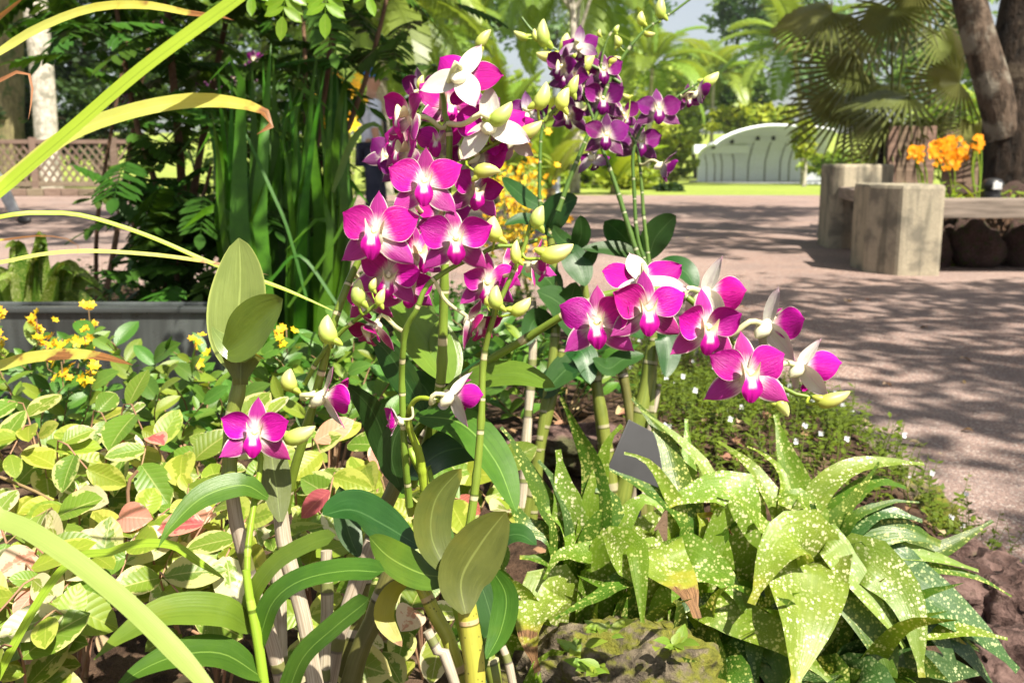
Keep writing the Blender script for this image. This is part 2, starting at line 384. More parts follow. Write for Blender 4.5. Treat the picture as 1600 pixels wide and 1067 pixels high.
M['sh_l'] = leaf_mat('pinnate_leaf_sunlit', (.2, .34, .02), (.15, .28, .02), .35, .45, .5, midrib=(.3, .42, .06), val=.1, bumpy=0)
M['sw'] = leaf_mat('sword_leaf', (.05, .15, .006), (.03, .1, .005), .45, .3, .35, veins=7, val=.3, hue=.015, bumpy=0)
M['fan'] = leaf_mat('fan_palm_leaf', (.17, .19, .055), (.1, .125, .035), .3, .6, .28, val=.25, bumpy=0)
M['fr'] = leaf_mat('palm_frond', (0.184, 0.276, 0.04025), (0.1265, 0.207, 0.0345), .4, .4, .4, val=.3, hue=.02, bumpy=0)
M['fr_y'] = leaf_mat('palm_frond_lime', (.22, .32, .03), (.16, .26, .025), .4, .4, .45, val=.25, hue=.02, bumpy=0)
M['gc'] = leaf_mat('ground_cover_leaf', (.11, .17, .015), (.06, .11, .012), .45, .35, .35, val=.2, bumpy=0)
M['grass'] = leaf_mat('grass_blade', (.08, .16, .02), None, .45, .35, .4, bumpy=0)
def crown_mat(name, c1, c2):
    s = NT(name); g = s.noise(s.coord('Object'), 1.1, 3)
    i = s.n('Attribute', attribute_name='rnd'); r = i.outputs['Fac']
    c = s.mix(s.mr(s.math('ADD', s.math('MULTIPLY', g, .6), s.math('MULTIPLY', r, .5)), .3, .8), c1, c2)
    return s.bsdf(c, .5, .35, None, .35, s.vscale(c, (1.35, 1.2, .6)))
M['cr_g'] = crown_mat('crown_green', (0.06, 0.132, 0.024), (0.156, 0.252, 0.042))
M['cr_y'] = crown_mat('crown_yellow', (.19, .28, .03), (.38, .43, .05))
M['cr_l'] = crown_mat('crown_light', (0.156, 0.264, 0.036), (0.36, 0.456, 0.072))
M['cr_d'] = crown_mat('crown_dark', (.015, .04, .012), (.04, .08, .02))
M['cr_b'] = crown_mat('crown_haze_tint', (0.072, 0.156, 0.06), (0.18, 0.288, 0.12))  # blue of the distance haze put into the leaf colour
M['cr_o'] = crown_mat('crown_gold', (.3, .2, .02), (.5, .33, .03))
def bark_mat(name, c1, c2, moss=None, rings=0):
    s = NT(name); P = s.coord('Object')
    nz = s.noise(s.vscale(P, (1, 1, .35)), 14, 5, .65); big = s.noise(P, 3.0, 4)
    c = s.mix(s.mr(nz, .35, .65), c1, c2)
    if rings:
        sp = s.n('SeparateXYZ'); s.l(P, sp.inputs[0])
        z = s.math('ADD', s.math('MULTIPLY', sp.outputs[2], rings), s.math('MULTIPLY', nz, .5))
        c = s.mix(s.mr(s.math('FRACT', z), .0, .15, .6, 0), c, tuple(x*.4 for x in c1))
    if moss: c = s.mix(s.mr(big, .52, .62), c, moss)
    return s.bsdf(c, .85, .25, s.bump(s.math('ADD', nz, big), 1.0, .05))
M['bark'] = bark_mat('bark', (.025, .016, .01), (.1, .07, .05), (.17, .15, .12))
M['bark_d'] = bark_mat('bark_dark', (.008, .005, .003), (.035, .022, .014), (.06, .045, .03))
M['bark_p'] = bark_mat('palm_bark', (.5, .46, .39), (.3, .27, .22), (.2, .19, .15), 5)
M['bark_m'] = bark_mat('mossy_bark', (.12, .10, .05), (.2, .17, .08), (.07, .09, .03))
M['bark_s'] = bark_mat('shrub_bark', (.085, .045, .025), (.16, .095, .055))
# ground
s = NT('path'); P = s.coord('Object'); n1 = s.noise(P, 1.3, 5, .6); n2 = s.noise(P, .35, 3)
vc = s.n('TexVoronoi', feature='F1'); vc.inputs['Scale'].default_value = 165; s.l(P, vc.inputs['Vector'])
sp = s.n('SeparateXYZ'); s.l(vc.outputs['Color'], sp.inputs[0])
c = s.mix(s.mr(sp.outputs[0], .3, .7), (.165, .095, .078), (.29, .19, .155))
c = s.mix(s.mr(sp.outputs[1], .72, .95), c, (.43, .37, .33)); c = s.mix(s.mr(sp.outputs[2], .85, .97, 0, .8), c, (.07, .06, .065))
c = s.mix(s.mr(n1, .4, .68, .0, .55), c, (.15, .115, .11)); c = s.mix(s.mr(n2, .4, .7, 0, .4), c, (.32, .25, .225))
M['path'] = s.bsdf(c, .8, .3, s.bump(s.math('SUBTRACT', s.math('MULTIPLY', n1, 2.0), vc.outputs['Distance']), .8, .004))
s = NT('soil'); P = s.coord('Object'); n1 = s.noise(P, 22, 6, .7); n2 = s.noise(P, 5, 3)
c = s.mix(s.mr(n1, .35, .7), (.03, .018, .012), (.11, .065, .042)); c = s.mix(s.mr(n2, .5, .65), c, (.13, .085, .055))
M['soil'] = s.bsdf(c, .95, .15, s.bump(n1, 1.0, .03))
s = NT('lawn'); P = s.coord('Object'); n1 = s.noise(P, 7, 5, .7); n2 = s.noise(P, .25, 3)
c = s.mix(s.mr(n1, .3, .7), (.17, .23, .04), (.25, .3, .055)); c = s.mix(s.mr(n2, .45, .7, 0, .6), c, (.3, .34, .06))
M['lawn'] = s.bsdf(c, .9, .15, s.bump(n1, .8, .05))
s = NT('rock'); P = s.coord('Object'); n1 = s.noise(P, 28, 8, .7); n2 = s.noise(P, 9, 4)
g = s.n('NewGeometry'); sp = s.n('SeparateXYZ'); s.l(g.outputs['Normal'], sp.inputs[0])
c = s.mix(s.mr(n1, .35, .68), (.05, .04, .028), (.25, .2, .14))
ms = s.mr(s.math('ADD', n2, s.math('MULTIPLY', s.noise(P, 70, 4), .55)), .68, .84, 0, .95)
c = s.mix(ms, c, s.mix(s.noise(P, 120, 3), (.06, .09, .01), (.26, .24, .03)))
M['rock'] = s.bsdf(c, .9, .25, s.bump(s.math('ADD', n1, s.math('MULTIPLY', s.vor(P, 45), .5)), 1.0, .02))
s = NT('red_rock'); P = s.coord('Object'); n1 = s.noise(P, 22, 8, .7)
c = s.mix(s.mr(n1, .35, .68), (.05, .028, .024), (.19, .12, .105)); c = s.mix(s.mr(s.noise(P, 6, 4), .52, .64, 0, .8), c, (.07, .085, .03))
M['rock_r'] = s.bsdf(c, .92, .2, s.bump(s.math('ADD', n1, s.vor(P, 40)), 1.0, .02))
s = NT('concrete'); P = s.coord('Object'); n1 = s.noise(P, 130, 3, .6); n2 = s.noise(P, 5, 5)
c = s.mix(s.mr(n1, .3, .7), (.25, .215, .155), (.37, .325, .24)); c = s.mix(s.mr(n2, .46, .64, 0, .75), c, (.11, .1, .08)); c = s.mix(s.mr(s.vor(P, 70), .0, .16, .6, 0), c, (.14, .12, .1)); dn = s.noise(s.vscale(P, (16, 16, 1.4)), 1.0, 4); c = s.mix(s.mr(dn, .5, .68, 0, .6), c, (.09, .085, .065))
M['conc'] = s.bsdf(c, .85, .3, s.bump(n1, .4, .005))
def wood(name, c1, c2):
    s = NT(name); P = s.coord('Object'); n1 = s.noise(s.vscale(P, (3, 40, 40)), 1.0, 5, .6)
    return s.bsdf(s.vary(s.mix(s.mr(n1, .3, .7), c1, c2), .15), .75, .3, s.bump(n1, .4, .006))
M['wood'] = wood('seat_wood', (.13, .105, .085), (.27, .22, .18)); M['panel'] = wood('panel_wood', (.12, .08, .055), (.22, .15, .105)); M['latt'] = wood('lattice_wood', (.12, .085, .06), (.22, .165, .12))
def plain(name, col, rough=.5, spec=.5, metal=0, n=.15):
    s = NT(name); nz = s.noise(s.coord('Object'), 12, 4)
    c = s.mix(s.mr(nz, .35, .7, 0, 1), col, tuple(x*(1-n*1.5) for x in col)); m = s.bsdf(c, s.mr(nz, .3, .7, rough*.85, min(1, rough*1.2)), spec, s.bump(nz, .08, .004))
    s.t.nodes['Principled BSDF'].inputs['Metallic'].default_value = metal; return m
M['white'] = plain('white_render', (.78, .82, .85), .6, .3, 0, .1); M['rib'] = plain('grey_rib', (.3, .31, .29), .6); M['dkgrey'] = plain('dark_grey_base', (.14, .15, .16), .7)
M['plate'] = plain('dark_plate', (.02, .02, .023), .5, .25); s = NT('dark_trough_painted_reflections'); P = s.coord('Object'); n1 = s.noise(s.vscale(P, (9, 9, 1.2)), 1.0, 4); n2 = s.noise(P, 14, 4)
M['trough'] = s.bsdf(s.mix(s.mr(n1, .35, .68), (.018, .02, .02), (.08, .09, .088)), s.mr(n2, .3, .7, .12, .4), .7, s.bump(n1, .15, .01))  # reflections put into the colour as vertical grey streaks
M['rim'] = plain('trough_rim', (.05, .055, .055), .3, .6); M['post'] = plain('grey_post', (.32, .36, .4), .4, .5, .6)
M['black'] = plain('black_plastic', (.02, .02, .022), .4); M['lens'] = plain('lamp_glass', (.5, .5, .52), .1, .8)
M['skin'] = plain('skin', (.4, .23, .15), .5, .4, 0, .08); M['shirt'] = plain('pale_blue_shirt', (.55, .62, .74), .8, .2, 0, .2); M['trou'] = plain('grey_trousers', (.5, .52, .54), .8, .2)
M['navy'] = plain('navy_trousers', (.02, .025, .045), .8, .2); M['cap'] = plain('blue_cap', (.02, .2, .55), .7, .2); M['shoe'] = plain('black_shoe', (.015, .015, .018), .5); M['hair'] = plain('dark_hair', (.02, .014, .01), .6); M['bag'] = plain('black_strap', (.015, .015, .02), .7)
s = NT('litter'); M['litter'] = s.bsdf(s.vary((.24, .14, .08), .5, .03), .8, .2, None, .15)
s = NT('litter_pale'); M['litter_p'] = s.bsdf(s.vary((.5, .36, .22), .3, .03), .8, .2, None, .15)
# ------------------------------------------------------------------ the ground
def sheet(name, X, Y, zf, mat, keep=None):
    X = np.asarray(X); Y = np.asarray(Y); nx, ny = len(X), len(Y)
    gx, gy = np.meshgrid(X, Y); gz = zf(gx, gy)
    V = np.stack([gx, gy, gz], -1).reshape(-1, 3)
    fs = []
    for j in range(ny-1):
        for i in range(nx-1):
            a = j*nx+i
            if keep is None or (keep[j, i] or keep[j, i+1] or keep[j+1, i] or keep[j+1, i+1]): fs.append((a, a+1, a+nx+1, a+nx))
    me = bpy.data.meshes.new(name); me.from_pydata(V.tolist(), [], fs); me.materials.append(mat)
    me.polygons.foreach_set('use_smooth', np.ones(len(fs), bool)); me.update()
    o = link(name, me); return o
def ease(a, b, x):
    t = np.clip((x-a)/(b-a), 0, 1); return t*t*(3-2*t)
def lawn_z(x, y):
    return -.03 - .62*ease(26, 75, y) + 10*ease(110, 320, np.hypot(x, y))
o = sheet('lawn', np.concatenate([np.linspace(-400, -60, 12), np.linspace(-50, 50, 26), np.linspace(60, 400, 12)]), np.concatenate([np.linspace(-60, 90, 51), np.linspace(100, 600, 21)]), lawn_z, M['lawn']); tag(o, kind='structure')
o = sheet('path', np.linspace(-45, 30, 40), np.linspace(-12, 25.5, 30), lambda x, y: 0*x, M['path']); tag(o, kind='structure')
BED = [gnd(*p) for p in ((1700, 1100), (1640, 985), (1560, 890), (1450, 800), (1340, 715), (1290, 650), (1180, 590), (1040, 556), (960, 545))]
BED = [(p.x, p.y) for p in BED] + [(-.2, 5.0), (-1.0, 5.9), (-3.2, 6.2), (-3.6, 3), (-3.0, -.3), (1.1, -.3)]
def poly_dist(px, py, poly):
    d = np.full(px.shape, 1e9); ins = np.zeros(px.shape, bool)
    n = len(poly)
    for i in range(n):
        (x0, y0), (x1, y1) = poly[i], poly[(i+1) % n]
        dx, dy = x1-x0, y1-y0
        t = np.clip(((px-x0)*dx+(py-y0)*dy)/(dx*dx+dy*dy), 0, 1)
        d = np.minimum(d, np.hypot(px-x0-t*dx, py-y0-t*dy))
        c = ((y0 > py) != (y1 > py)) & (px < (x1-x0)*(py-y0)/((y1-y0) if y1 != y0 else 1e-9)+x0)
        ins ^= c
    return np.where(ins, d, -d)
_ph = rng.uniform(0, 6, 12)
def bed_z(x, y):
    x = np.asarray(x, float); y = np.asarray(y, float)
    d = poly_dist(x, y, BED)
    h = .085 + .16*np.exp(-(((x-.25)/.9)**2+((y-2.1)/.55)**2)) + .03*np.exp(-(((x+.9)/1.2)**2+((y-4)/1.5)**2))
    h = h + .012*np.sin(9*x+_ph[0])*np.sin(8*y+_ph[1]) + .008*np.sin(23*x+_ph[2]+y*5)*np.sin(21*y+_ph[3]) + .005*np.sin(47*x+_ph[4])*np.sin(51*y-9*x+_ph[5])
    return -.04 + (h+.04)*ease(0, .22, d)
_X = np.arange(-3.7, 1.5, .035); _Y = np.arange(-.4, 6.3, .035)
_gx, _gy = np.meshgrid(_X, _Y)
o = sheet('planting_bed', _X, _Y, bed_z, M['soil'], poly_dist(_gx, _gy, BED) > 0); tag(o, kind='structure')
def bz(x, y): return float(bed_z(np.array([x]), np.array([y]))[0])

# ------------------------------------------------------------------ generators
def crown_mesh(name, radii, nclump, nleaf, leaf, mat, clump_r=.22, seed=1, shell=.35, flat=.5):
    g = np.random.default_rng(seed)
    rad = np.array(radii)
    d = g.normal(size=(nclump, 3)); d /= np.linalg.norm(d, axis=1)[:, None]
    r = (shell+(1-shell)*g.random(nclump)**.6); 
    bump_ = 1+.22*np.sin(3*d[:, 0]+seed)*np.sin(4*d[:, 1]+2*seed)+.15*np.sin(7*d[:, 2]+seed*3+5*d[:, 0])
    C = d*r[:, None]*bump_[:, None]*rad
    cs = clump_r*rad.mean()*(.6+.8*g.random(nclump))
    N = nclump*nleaf
    off = g.normal(size=(nclump, nleaf, 3))*np.array([.6, .6, .38])*cs[:, None, None]
    Pc = (C[:, None, :]+off).reshape(N, 3)
    ax = g.normal(size=(N, 3)); ax[:, 2] *= flat; ax /= np.linalg.norm(ax, axis=1)[:, None]
    nn = g.normal(size=(N, 3))*.75+np.array([0, 0, 1.0])
    bx = np.cross(ax, nn); bx /= np.linalg.norm(bx, axis=1)[:, None]+1e-9
    L = leaf*(.6+.8*g.random(N))[:, None]
    V = np.stack([Pc-ax*L*.5, Pc+bx*L*.24, Pc+ax*L*.5, Pc-bx*L*.24], 1).reshape(-1, 3)
    me = bpy.data.meshes.new(name); me.vertices.add(4*N); me.loops.add(4*N); me.polygons.add(N)
    me.vertices.foreach_set('co', V.astype(np.float32).ravel())
    me.loops.foreach_set('vertex_index', np.arange(4*N, dtype=np.int32))
    me.polygons.foreach_set('loop_start', np.arange(0, 4*N, 4, dtype=np.int32))
    me.polygons.foreach_set('loop_total', np.full(N, 4, np.int32))
    a = me.attributes.new('rnd', 'FLOAT', 'POINT'); a.data.foreach_set('value', np.repeat(.7*np.repeat(g.random(nclump), nleaf)+.3*g.random(N), 4).astype(np.float32))
    me.materials.append(mat); me.update(); me.validate(); return me, C
def tree(name, label, px, py, d, rw, rh, mat, leaf=11, n=60, m=40, bark='bark', group=None, base=None, seed=1, tr=None, cat='tree', shell=.35):
    """crown centred on pixel (px,py) at depth d, half sizes in photo pixels"""
    c = at(px, py, d); k = d/F; rx, rz = rw*k, rh*k
    if base is None: base = Vector((c.x+.1*rx, c.y, float(lawn_z(np.array(c.x), np.array(c.y)))))
    t = empty(name, base, label, cat, group)
    me, C = crown_mesh('crown', (rx, (rx+rz)*.5, rz), n, m, leaf*k, M[mat], seed=seed, shell=shell)
    o = link('crown', me, t); o.location = c-base
    r0 = tr or max(.05, .05*rz+.03*(c.z-base.z)*.5)
    mb = MB(); top = c-base
    S = catmull([(0, 0, -.05), (top.x*.3+.1*rx*math.sin(seed), 0, top.z*.45), tuple(top)], 8)
    mb.tube(S, [r0*(1.25-.9*i/8) for i in range(9)], 8)
    for q in C[np.argsort(-np.linalg.norm(C, axis=1))[:9]]:
        i = random.choice((4, 5, 6)); st = Vector(S[i]); en = top+Vector(q)*.85
        mb.tube(catmull([st, (st+en)/2+Vector((0, 0, .15*rz)), en], 5), [r0*.45*(1-.15*j) for j in range(6)], 5)
    link('trunk', mb.mesh('trunk', M[bark]), t)
    return t
def frond_mesh(name, L, mat, pairs=46, droop=.9, ll=.28, width=.022, leafdroop=.6, vee=.5, seed=0):
    """pinnate frond along +Y, rising along +Z then arching over"""
    g = random.Random(seed); mb = MB(); S = []
    for i in range(13):
        u = i/12; a = 1.0-droop*1.5*u
        S.append((0, 0, 0) if i == 0 else (S[-1][0], S[-1][1]+L/12*math.cos(a), S[-1][2]+L/12*math.sin(a)))
    mb.tube(S, [L*.011*(1.1-u/12) for u in range(13)], 5)
    for k in range(pairs):
        u = .16+.84*k/pairs; x = u*12; i = min(11, int(x)); p = Vector(S[i]).lerp(Vector(S[i+1]), x-i); t = (Vector(S[i+1])-Vector(S[i])).normalized()
        upv = t.cross(Vector((1, 0, 0))); upv = -upv if upv.z < 0 else upv
        lw = ll*L*math.sin(math.pi*min(1, .12+u*.86))**.6*(.9+.2*g.random())
        for sgn in (-1, 1):
            dr = (Vector((sgn, 0, 0))*.85+t*.55+upv*vee*.5).normalized()
            e1 = p+dr*lw*.55; e2 = e1+(dr+Vector((0, 0, -leafdroop))).normalized()*lw*.45
            wv = t*width*L*.5
            mb.face([p-wv*.6, p+wv*.6, e1+wv, e1-wv], 0, [(0, 0), (0, 1), (.5, 1), (.5, 0)]); mb.face([e1-wv, e1+wv, e2], 0, [(.5, 0), (.5, 1), (1, .5)])
    return mb.mesh(name, mat, False)
def palm(name, label, basept, top, r, fmesh, nf, tilt=(5, 75), bark='bark_p', group=None, scale=1.0, seed=0, cat='palm tree'):
    g = random.Random(seed); t = empty(name, basept, label, cat, group); top = Vector(top)-Vector(basept)
    mb = MB(); S = catmull([(0, 0, -.1), (top.x*.35, top.y*.4, top.z*.5), tuple(top)], 14)
    mb.tube(S, [r*(1.25 if i == 0 else 1.05-.25*i/14)*(1+.03*(i % 2)) for i in range(15)], 12)
    link('trunk', mb.mesh('trunk', M[bark]), t)
    for k in range(nf):
        az = k*2.399+g.uniform(-.2, .2); e = R(tilt[0]+(tilt[1]-tilt[0])*(k/nf)+g.uniform(-6, 6))
        link('frond', fmesh, t, Matrix.Translation(top) @ Matrix.Rotation(az, 4, 'Z') @ Matrix.Rotation(-e+R(30), 4, 'X') @ Matrix.Diagonal((scale, scale*g.uniform(.85, 1.1), scale, 1)))
    return t
def fan_mesh(name, rad, mat, nseg=30, span=250, free=.5, seed=0, cup=.25):
    g = random.Random(seed); mb = MB()
    for k in range(nseg):
        a0 = R(-span/2+span*k/nseg); a1 = R(-span/2+span*(k+1)/nseg)-.0; am = (a0+a1)/2
        rr = rad*(.82+.18*math.cos(am*.6))*g.uniform(.93, 1.04)
        def pt(a, r_, up): return Vector((math.sin(a)*r_, math.cos(a)*r_, up-cup*r_*r_/rad))
        rf = rr*(1-free); pl = .05*rad
        A, B, C_ = pt(a0, rf, 0), pt(am, rf, pl), pt(a1, rf, 0)
        o = Vector((0, 0, 0)); da = (a1-a0)*.5*(rf/rr)*.8
        D, E = pt(am-da*.5, rr*.93, -.01*rad), pt(am+da*.5, rr*.86, -.01*rad); G = pt(am, rr*.93, pl*.7)
        T = pt(am+g.uniform(-.02, .02), rr, -.07*rad*g.random())
        for q in ((o, A, B), (o, B, C_), (A, D, G, B), (B, G, E, C_), (D, T, G), (G, T, E)): mb.face(list(q), 0, [(0, .3), (.5, .4), (1, .6), (.5, .5)][:len(q)])
    return mb.mesh(name, mat, False)
def rock_mesh(name, r, mat, seed, sub=4, rough=.28):
    from mathutils import noise
    bm = bmesh.new(); bmesh.ops.create_icosphere(bm, subdivisions=sub, radius=1)
    for v in bm.verts:
        p = v.co.copy(); q = p*1.3+Vector((seed*7.1, seed*3.3, seed))
        h = 1+rough*(noise.noise(q)+.6*noise.noise(q*2.3)+.4*noise.noise(q*5)+.2*noise.noise(q*11))
        h -= .12*rough*4*abs(noise.noise(q*3.1))
        v.co = Vector((p.x*h*r[0], p.y*h*r[1], p.z*h*r[2]))
    me = bpy.data.meshes.new(name); bm.to_mesh(me); bm.free(); me.materials.append(mat)
    me.polygons.foreach_set('use_smooth', np.ones(len(me.polygons), bool)); return me

# ------------------------------------------------------------------ far background
TG = 'trees beyond the lawn'
FAR = [ # label, px, py, d, rw, rh, mat, n, m, seed
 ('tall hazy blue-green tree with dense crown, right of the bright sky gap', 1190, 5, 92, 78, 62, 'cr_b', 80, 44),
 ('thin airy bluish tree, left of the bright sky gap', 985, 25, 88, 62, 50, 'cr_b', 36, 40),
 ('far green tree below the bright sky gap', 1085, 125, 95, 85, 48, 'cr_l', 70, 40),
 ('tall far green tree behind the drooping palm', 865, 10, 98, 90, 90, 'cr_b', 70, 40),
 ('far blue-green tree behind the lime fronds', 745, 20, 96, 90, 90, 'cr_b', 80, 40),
 ('pale green tree behind the flowering spike of violet orchids', 960, 150, 80, 100, 62, 'cr_l', 90, 40),
 ('light green tree directly behind the left wing of the white bandstand', 1050, 190, 84, 62, 52, 'cr_l', 70, 40),
 ('dark green tree directly behind the bandstand roof', 1160, 150, 90, 52, 52, 'cr_g', 60, 40),
 ('low yellow-green tree over the crest of the bandstand roof', 1175, 190, 80, 62, 26, 'cr_y', 50, 40),
 ('far green tree glimpsed between fan palm leaves and bandstand', 1290, 110, 84, 70, 100, 'cr_b', 80, 40),
 ('green tree standing behind the fan palm, left of the thick leaning trunk', 1450, 90, 60, 110, 120, 'cr_g', 90, 44),
 ('light green tree behind the brown wooden panels', 1500, 190, 52, 70, 60, 'cr_l', 60, 40),
 ('yellowing leafy tree beside the left end of the bandstand', 1030, 240, 66, 48, 42, 'cr_y', 60, 40),
 ('golden-green tree just behind the dark clipped bush', 985, 255, 58, 52, 38, 'cr_y', 60, 40),
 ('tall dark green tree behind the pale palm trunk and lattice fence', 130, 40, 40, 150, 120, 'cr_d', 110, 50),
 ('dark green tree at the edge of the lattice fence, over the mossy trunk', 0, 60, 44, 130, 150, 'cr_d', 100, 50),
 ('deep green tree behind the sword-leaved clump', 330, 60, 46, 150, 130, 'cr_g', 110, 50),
 ('green tree behind the person in a blue cap', 520, 70, 50, 110, 120, 'cr_g', 100, 46),
 ('light green tree right of the person in a blue cap', 650, 140, 56, 90, 100, 'cr_l', 90, 46),
 ('dense yellow-green tree behind the yellow flowering shrub', 800, 190, 52, 110, 75, 'cr_l', 110, 46),
]
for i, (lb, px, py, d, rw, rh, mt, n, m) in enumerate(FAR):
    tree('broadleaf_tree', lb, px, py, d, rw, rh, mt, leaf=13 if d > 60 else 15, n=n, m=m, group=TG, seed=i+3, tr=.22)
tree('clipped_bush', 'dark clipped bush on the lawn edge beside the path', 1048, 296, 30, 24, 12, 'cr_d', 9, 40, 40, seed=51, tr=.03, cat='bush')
for i, (lb, px, py, d, rw, rh, mt) in enumerate((
  ('low golden bush left of the dark clipped bush', 985, 285, 33, 40, 22, 'cr_y'), ('low green hedge bush behind the grey lamp post', 900, 285, 36, 50, 22, 'cr_l'),
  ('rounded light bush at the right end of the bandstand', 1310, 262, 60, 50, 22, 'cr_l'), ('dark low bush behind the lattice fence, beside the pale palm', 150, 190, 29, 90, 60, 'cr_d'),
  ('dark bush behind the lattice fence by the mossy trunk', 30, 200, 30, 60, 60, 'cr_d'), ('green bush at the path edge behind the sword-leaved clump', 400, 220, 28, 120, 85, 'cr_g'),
  ('light green bush at the path edge behind the person', 640, 270, 29, 70, 40, 'cr_l'), ('deep green bush behind the concrete bench', 1420, 250, 22, 70, 40, 'cr_g'))):
    tree('garden_bush', lb, px, py, d, rw, rh, mt, 13, 60, 44, seed=61+i, tr=.05, cat='bush', group='bushes beyond the path')
# palms
FRM = frond_mesh('frond', 4.2, M['fr'], seed=1); FRY = frond_mesh('frond_lime', 2.6, M['fr_y'], 52, .62, .2, .02, .25, .7, seed=2); FRD = frond_mesh('frond_droop', 4.0, M['fr'], 50, 1.15, .3, .02, 1.2, .2, seed=3)
def palm_px(name, label, px, pyb, pyt, d, r, fm, nf, tilt, bark='bark_p', scale=1, pxt=None, seed=0):
    b = at(px, pyb, d); b.z = float(lawn_z(np.array(b.x), np.array(b.y))) if b.y > 25 else 0; t = at(pxt or px, pyt, d)
    t.y = b.y
    return palm(name, label, b, t, r, fm, nf, tilt, bark, 'palms beyond the path', scale, seed)
palm_px('feather_palm', 'tall drooping feather palm behind the violet orchids', 906, 300, -40, 38, .17, FRD, 20, (20, 100), 'bark_p', 1.2, 895, 3)
palm_px('feather_palm', 'slender palm with thin pale trunk, left of the drooping palm', 716, 300, -90, 42, .12, FRM, 16, (20, 95), 'bark_p', 1.1, 714, 4)
palm_px('feather_palm', 'palm with arching yellow-green fronds, right of the far blue-green tree', 1255, 300, 80, 62, .16, FRM, 16, (10, 95), 'bark_p', 1.3, 1230, 5)
palm_px('feather_palm', 'bushy palm with pale hanging fronds behind the person in a blue cap', 600, 290, 10, 26, .22, FRD, 20, (10, 100), 'bark_p', .95, 590, 6)
palm_px('feather_palm', 'palm between the white-trunked tree and the yellow flowering shrub', 660, 290, 60, 34, .14, FRM, 18, (10, 95), 'bark_p', .8, 655, 8)
palm_px('feather_palm', 'bright palm over the left wing of the bandstand', 1010, 290, 110, 56, .13, FRM, 16, (5, 95), 'bark_p', 1.0, 1015, 9)
palm_px('feather_palm', 'short palm hidden among the trees behind the bandstand', 1110, 260, 120, 82, .16, FRM, 14, (5, 95), 'bark_p', 1.2, 1110, 10)
# low lime cycad-like palm
for i, (lb, px, py, d, s_) in enumerate((('lime green stemless palm with upright fronds behind the pink orchid top', 770, 275, 19, 1.0), ('small lime green stemless palm beside the yellow flowering shrub', 860, 290, 22, .7), ('stemless palm with lime fronds left of the dark clipped bush', 960, 300, 27, .8))):
    b = at(px, py, d); b.z = 0.0 if b.y < 25.5 else -.05
    palm('lime_palm', lb, b, b+Vector((0, 0, .25)), .13, FRY, 15, (-20, 42), 'bark_m', 'lime palms', s_, 20+i)
# royal palm trunks by the fence
def trunk_only(name, label, pts, d, r, bark, crown, cat='palm tree'):
    P = [at(px, py, d) for px, py in pts]; P[0].z = -.05
    t = empty(name, P[0], label, cat); mb = MB()
    S = catmull([p-P[0] for p in P], 18); mb.tube(S, [r*(1.25 if i == 0 else 1.0+.025*(i % 3)) for i in range(19)], 16); link('trunk', mb.mesh('trunk', M[bark]), t)
    top = Vector(S[-1])
    for k in range(16):
        link('frond', crown, t, Matrix.Translation(top) @ Matrix.Rotation(k*2.399, 4, 'Z') @ Matrix.Rotation(R(20-90*k/16), 4, 'X'))
    return t
trunk_only('royal_palm', 'pale ringed palm trunk standing behind the lattice fence', ((78, 300), (66, 120), (52, -40), (40, -330)), 26.5, .3, 'bark_p', FRM)
trunk_only('mossy_palm', 'broad mossy brown palm trunk beside the pale palm', ((18, 300), (16, 100), (14, -60), (12, -300)), 29, .36, 'bark_m', FRM)
trunk_only('pale_palm', 'thin white palm trunk between the mossy trunk and the pale ringed palm', ((31, 300), (31, 100), (30, -300)), 33, .12, 'bark_p', FRD)
tree('white_trunked_tree', 'white-trunked tree beside the grey lamp post', 888, -160, 27, 150, 90, 'cr_l', 14, 70, 40, bark='bark_p', seed=91, tr=.13)
t = empty('lamp_post', gnd(868, 308), 'slim grey metal post in front of the white-trunked tree', 'post')
mb = MB(); mb.tube([(0, 0, 0), (0, 0, 3.0)], .1, 12); link('pole', mb.mesh('pole', M['post']), t)
mb = MB(); mb.tube([(0, 0, 0), (0, 0, .03), (0, 0, .04), (0, 0, .16)], [.16, .16, .12, .115], 12); link('base_plate', mb.mesh('base_plate', M['post']), t)
mb = MB(); mb.tube([(0, 0, 2.98), (0, 0, 3.05), (0, 0, 3.3), (0, 0, 3.38)], [.1, .18, .2, .03], 12); link('lamp_head', mb.mesh('lamp_head', M['lens']), t)
# small tree with yellow leaves in front of the bandstand
tree('slender_tree', 'slender tree with pale trunk and yellow-green leaf column in front of the bandstand', 1258, 222, 44, 13, 32, 'cr_y', 9, 40, 30, bark='bark_p', seed=77, tr=.09)

# ------------------------------------------------------------------ bandstand
D = 75; k = D/F
base = at(1190, 286, D); t = empty('bandstand', base, 'white shell-shaped bandstand with curved ribs on the far lawn', 'bandstand')
W_ = 100*k; H_ = 86*k
def shell_pt(a, u):      # a -1..1 across, u 0..1 up the wall and out over the stage
    ang = a*1.05
    x = W_*math.sin(ang)/math.sin(1.05); y = .55*W_*math.cos(ang)-.2*W_
    hh = H_*(1-.33*max(0, -a)**1.6-.1*max(0, a)**2)
    if u < .55: z = hh*.55*u/.55; ov = 0
    else:
        q = (u-.55)/.45*math.pi/2; z = hh*(.55+.45*math.sin(q)); ov = (1-math.cos(q))*W_*.8
    n_ = Vector((-.35*math.sin(ang), -1, 0)).normalized()
    fl = 1+.3*max(0, u-.55)
    return Vector((x*fl, y, z))+n_*ov
mb = MB(); mb.quadgrid([[shell_pt(-1+2*i/32, j/18) for j in range(19)] for i in range(33)], [i/32 for i in range(33)], [j/18 for j in range(19)])
o = link('shell', mb.mesh('shell', M['white']), t); md = o.modifiers.new('s', 'SOLIDIFY'); md.thickness = .14
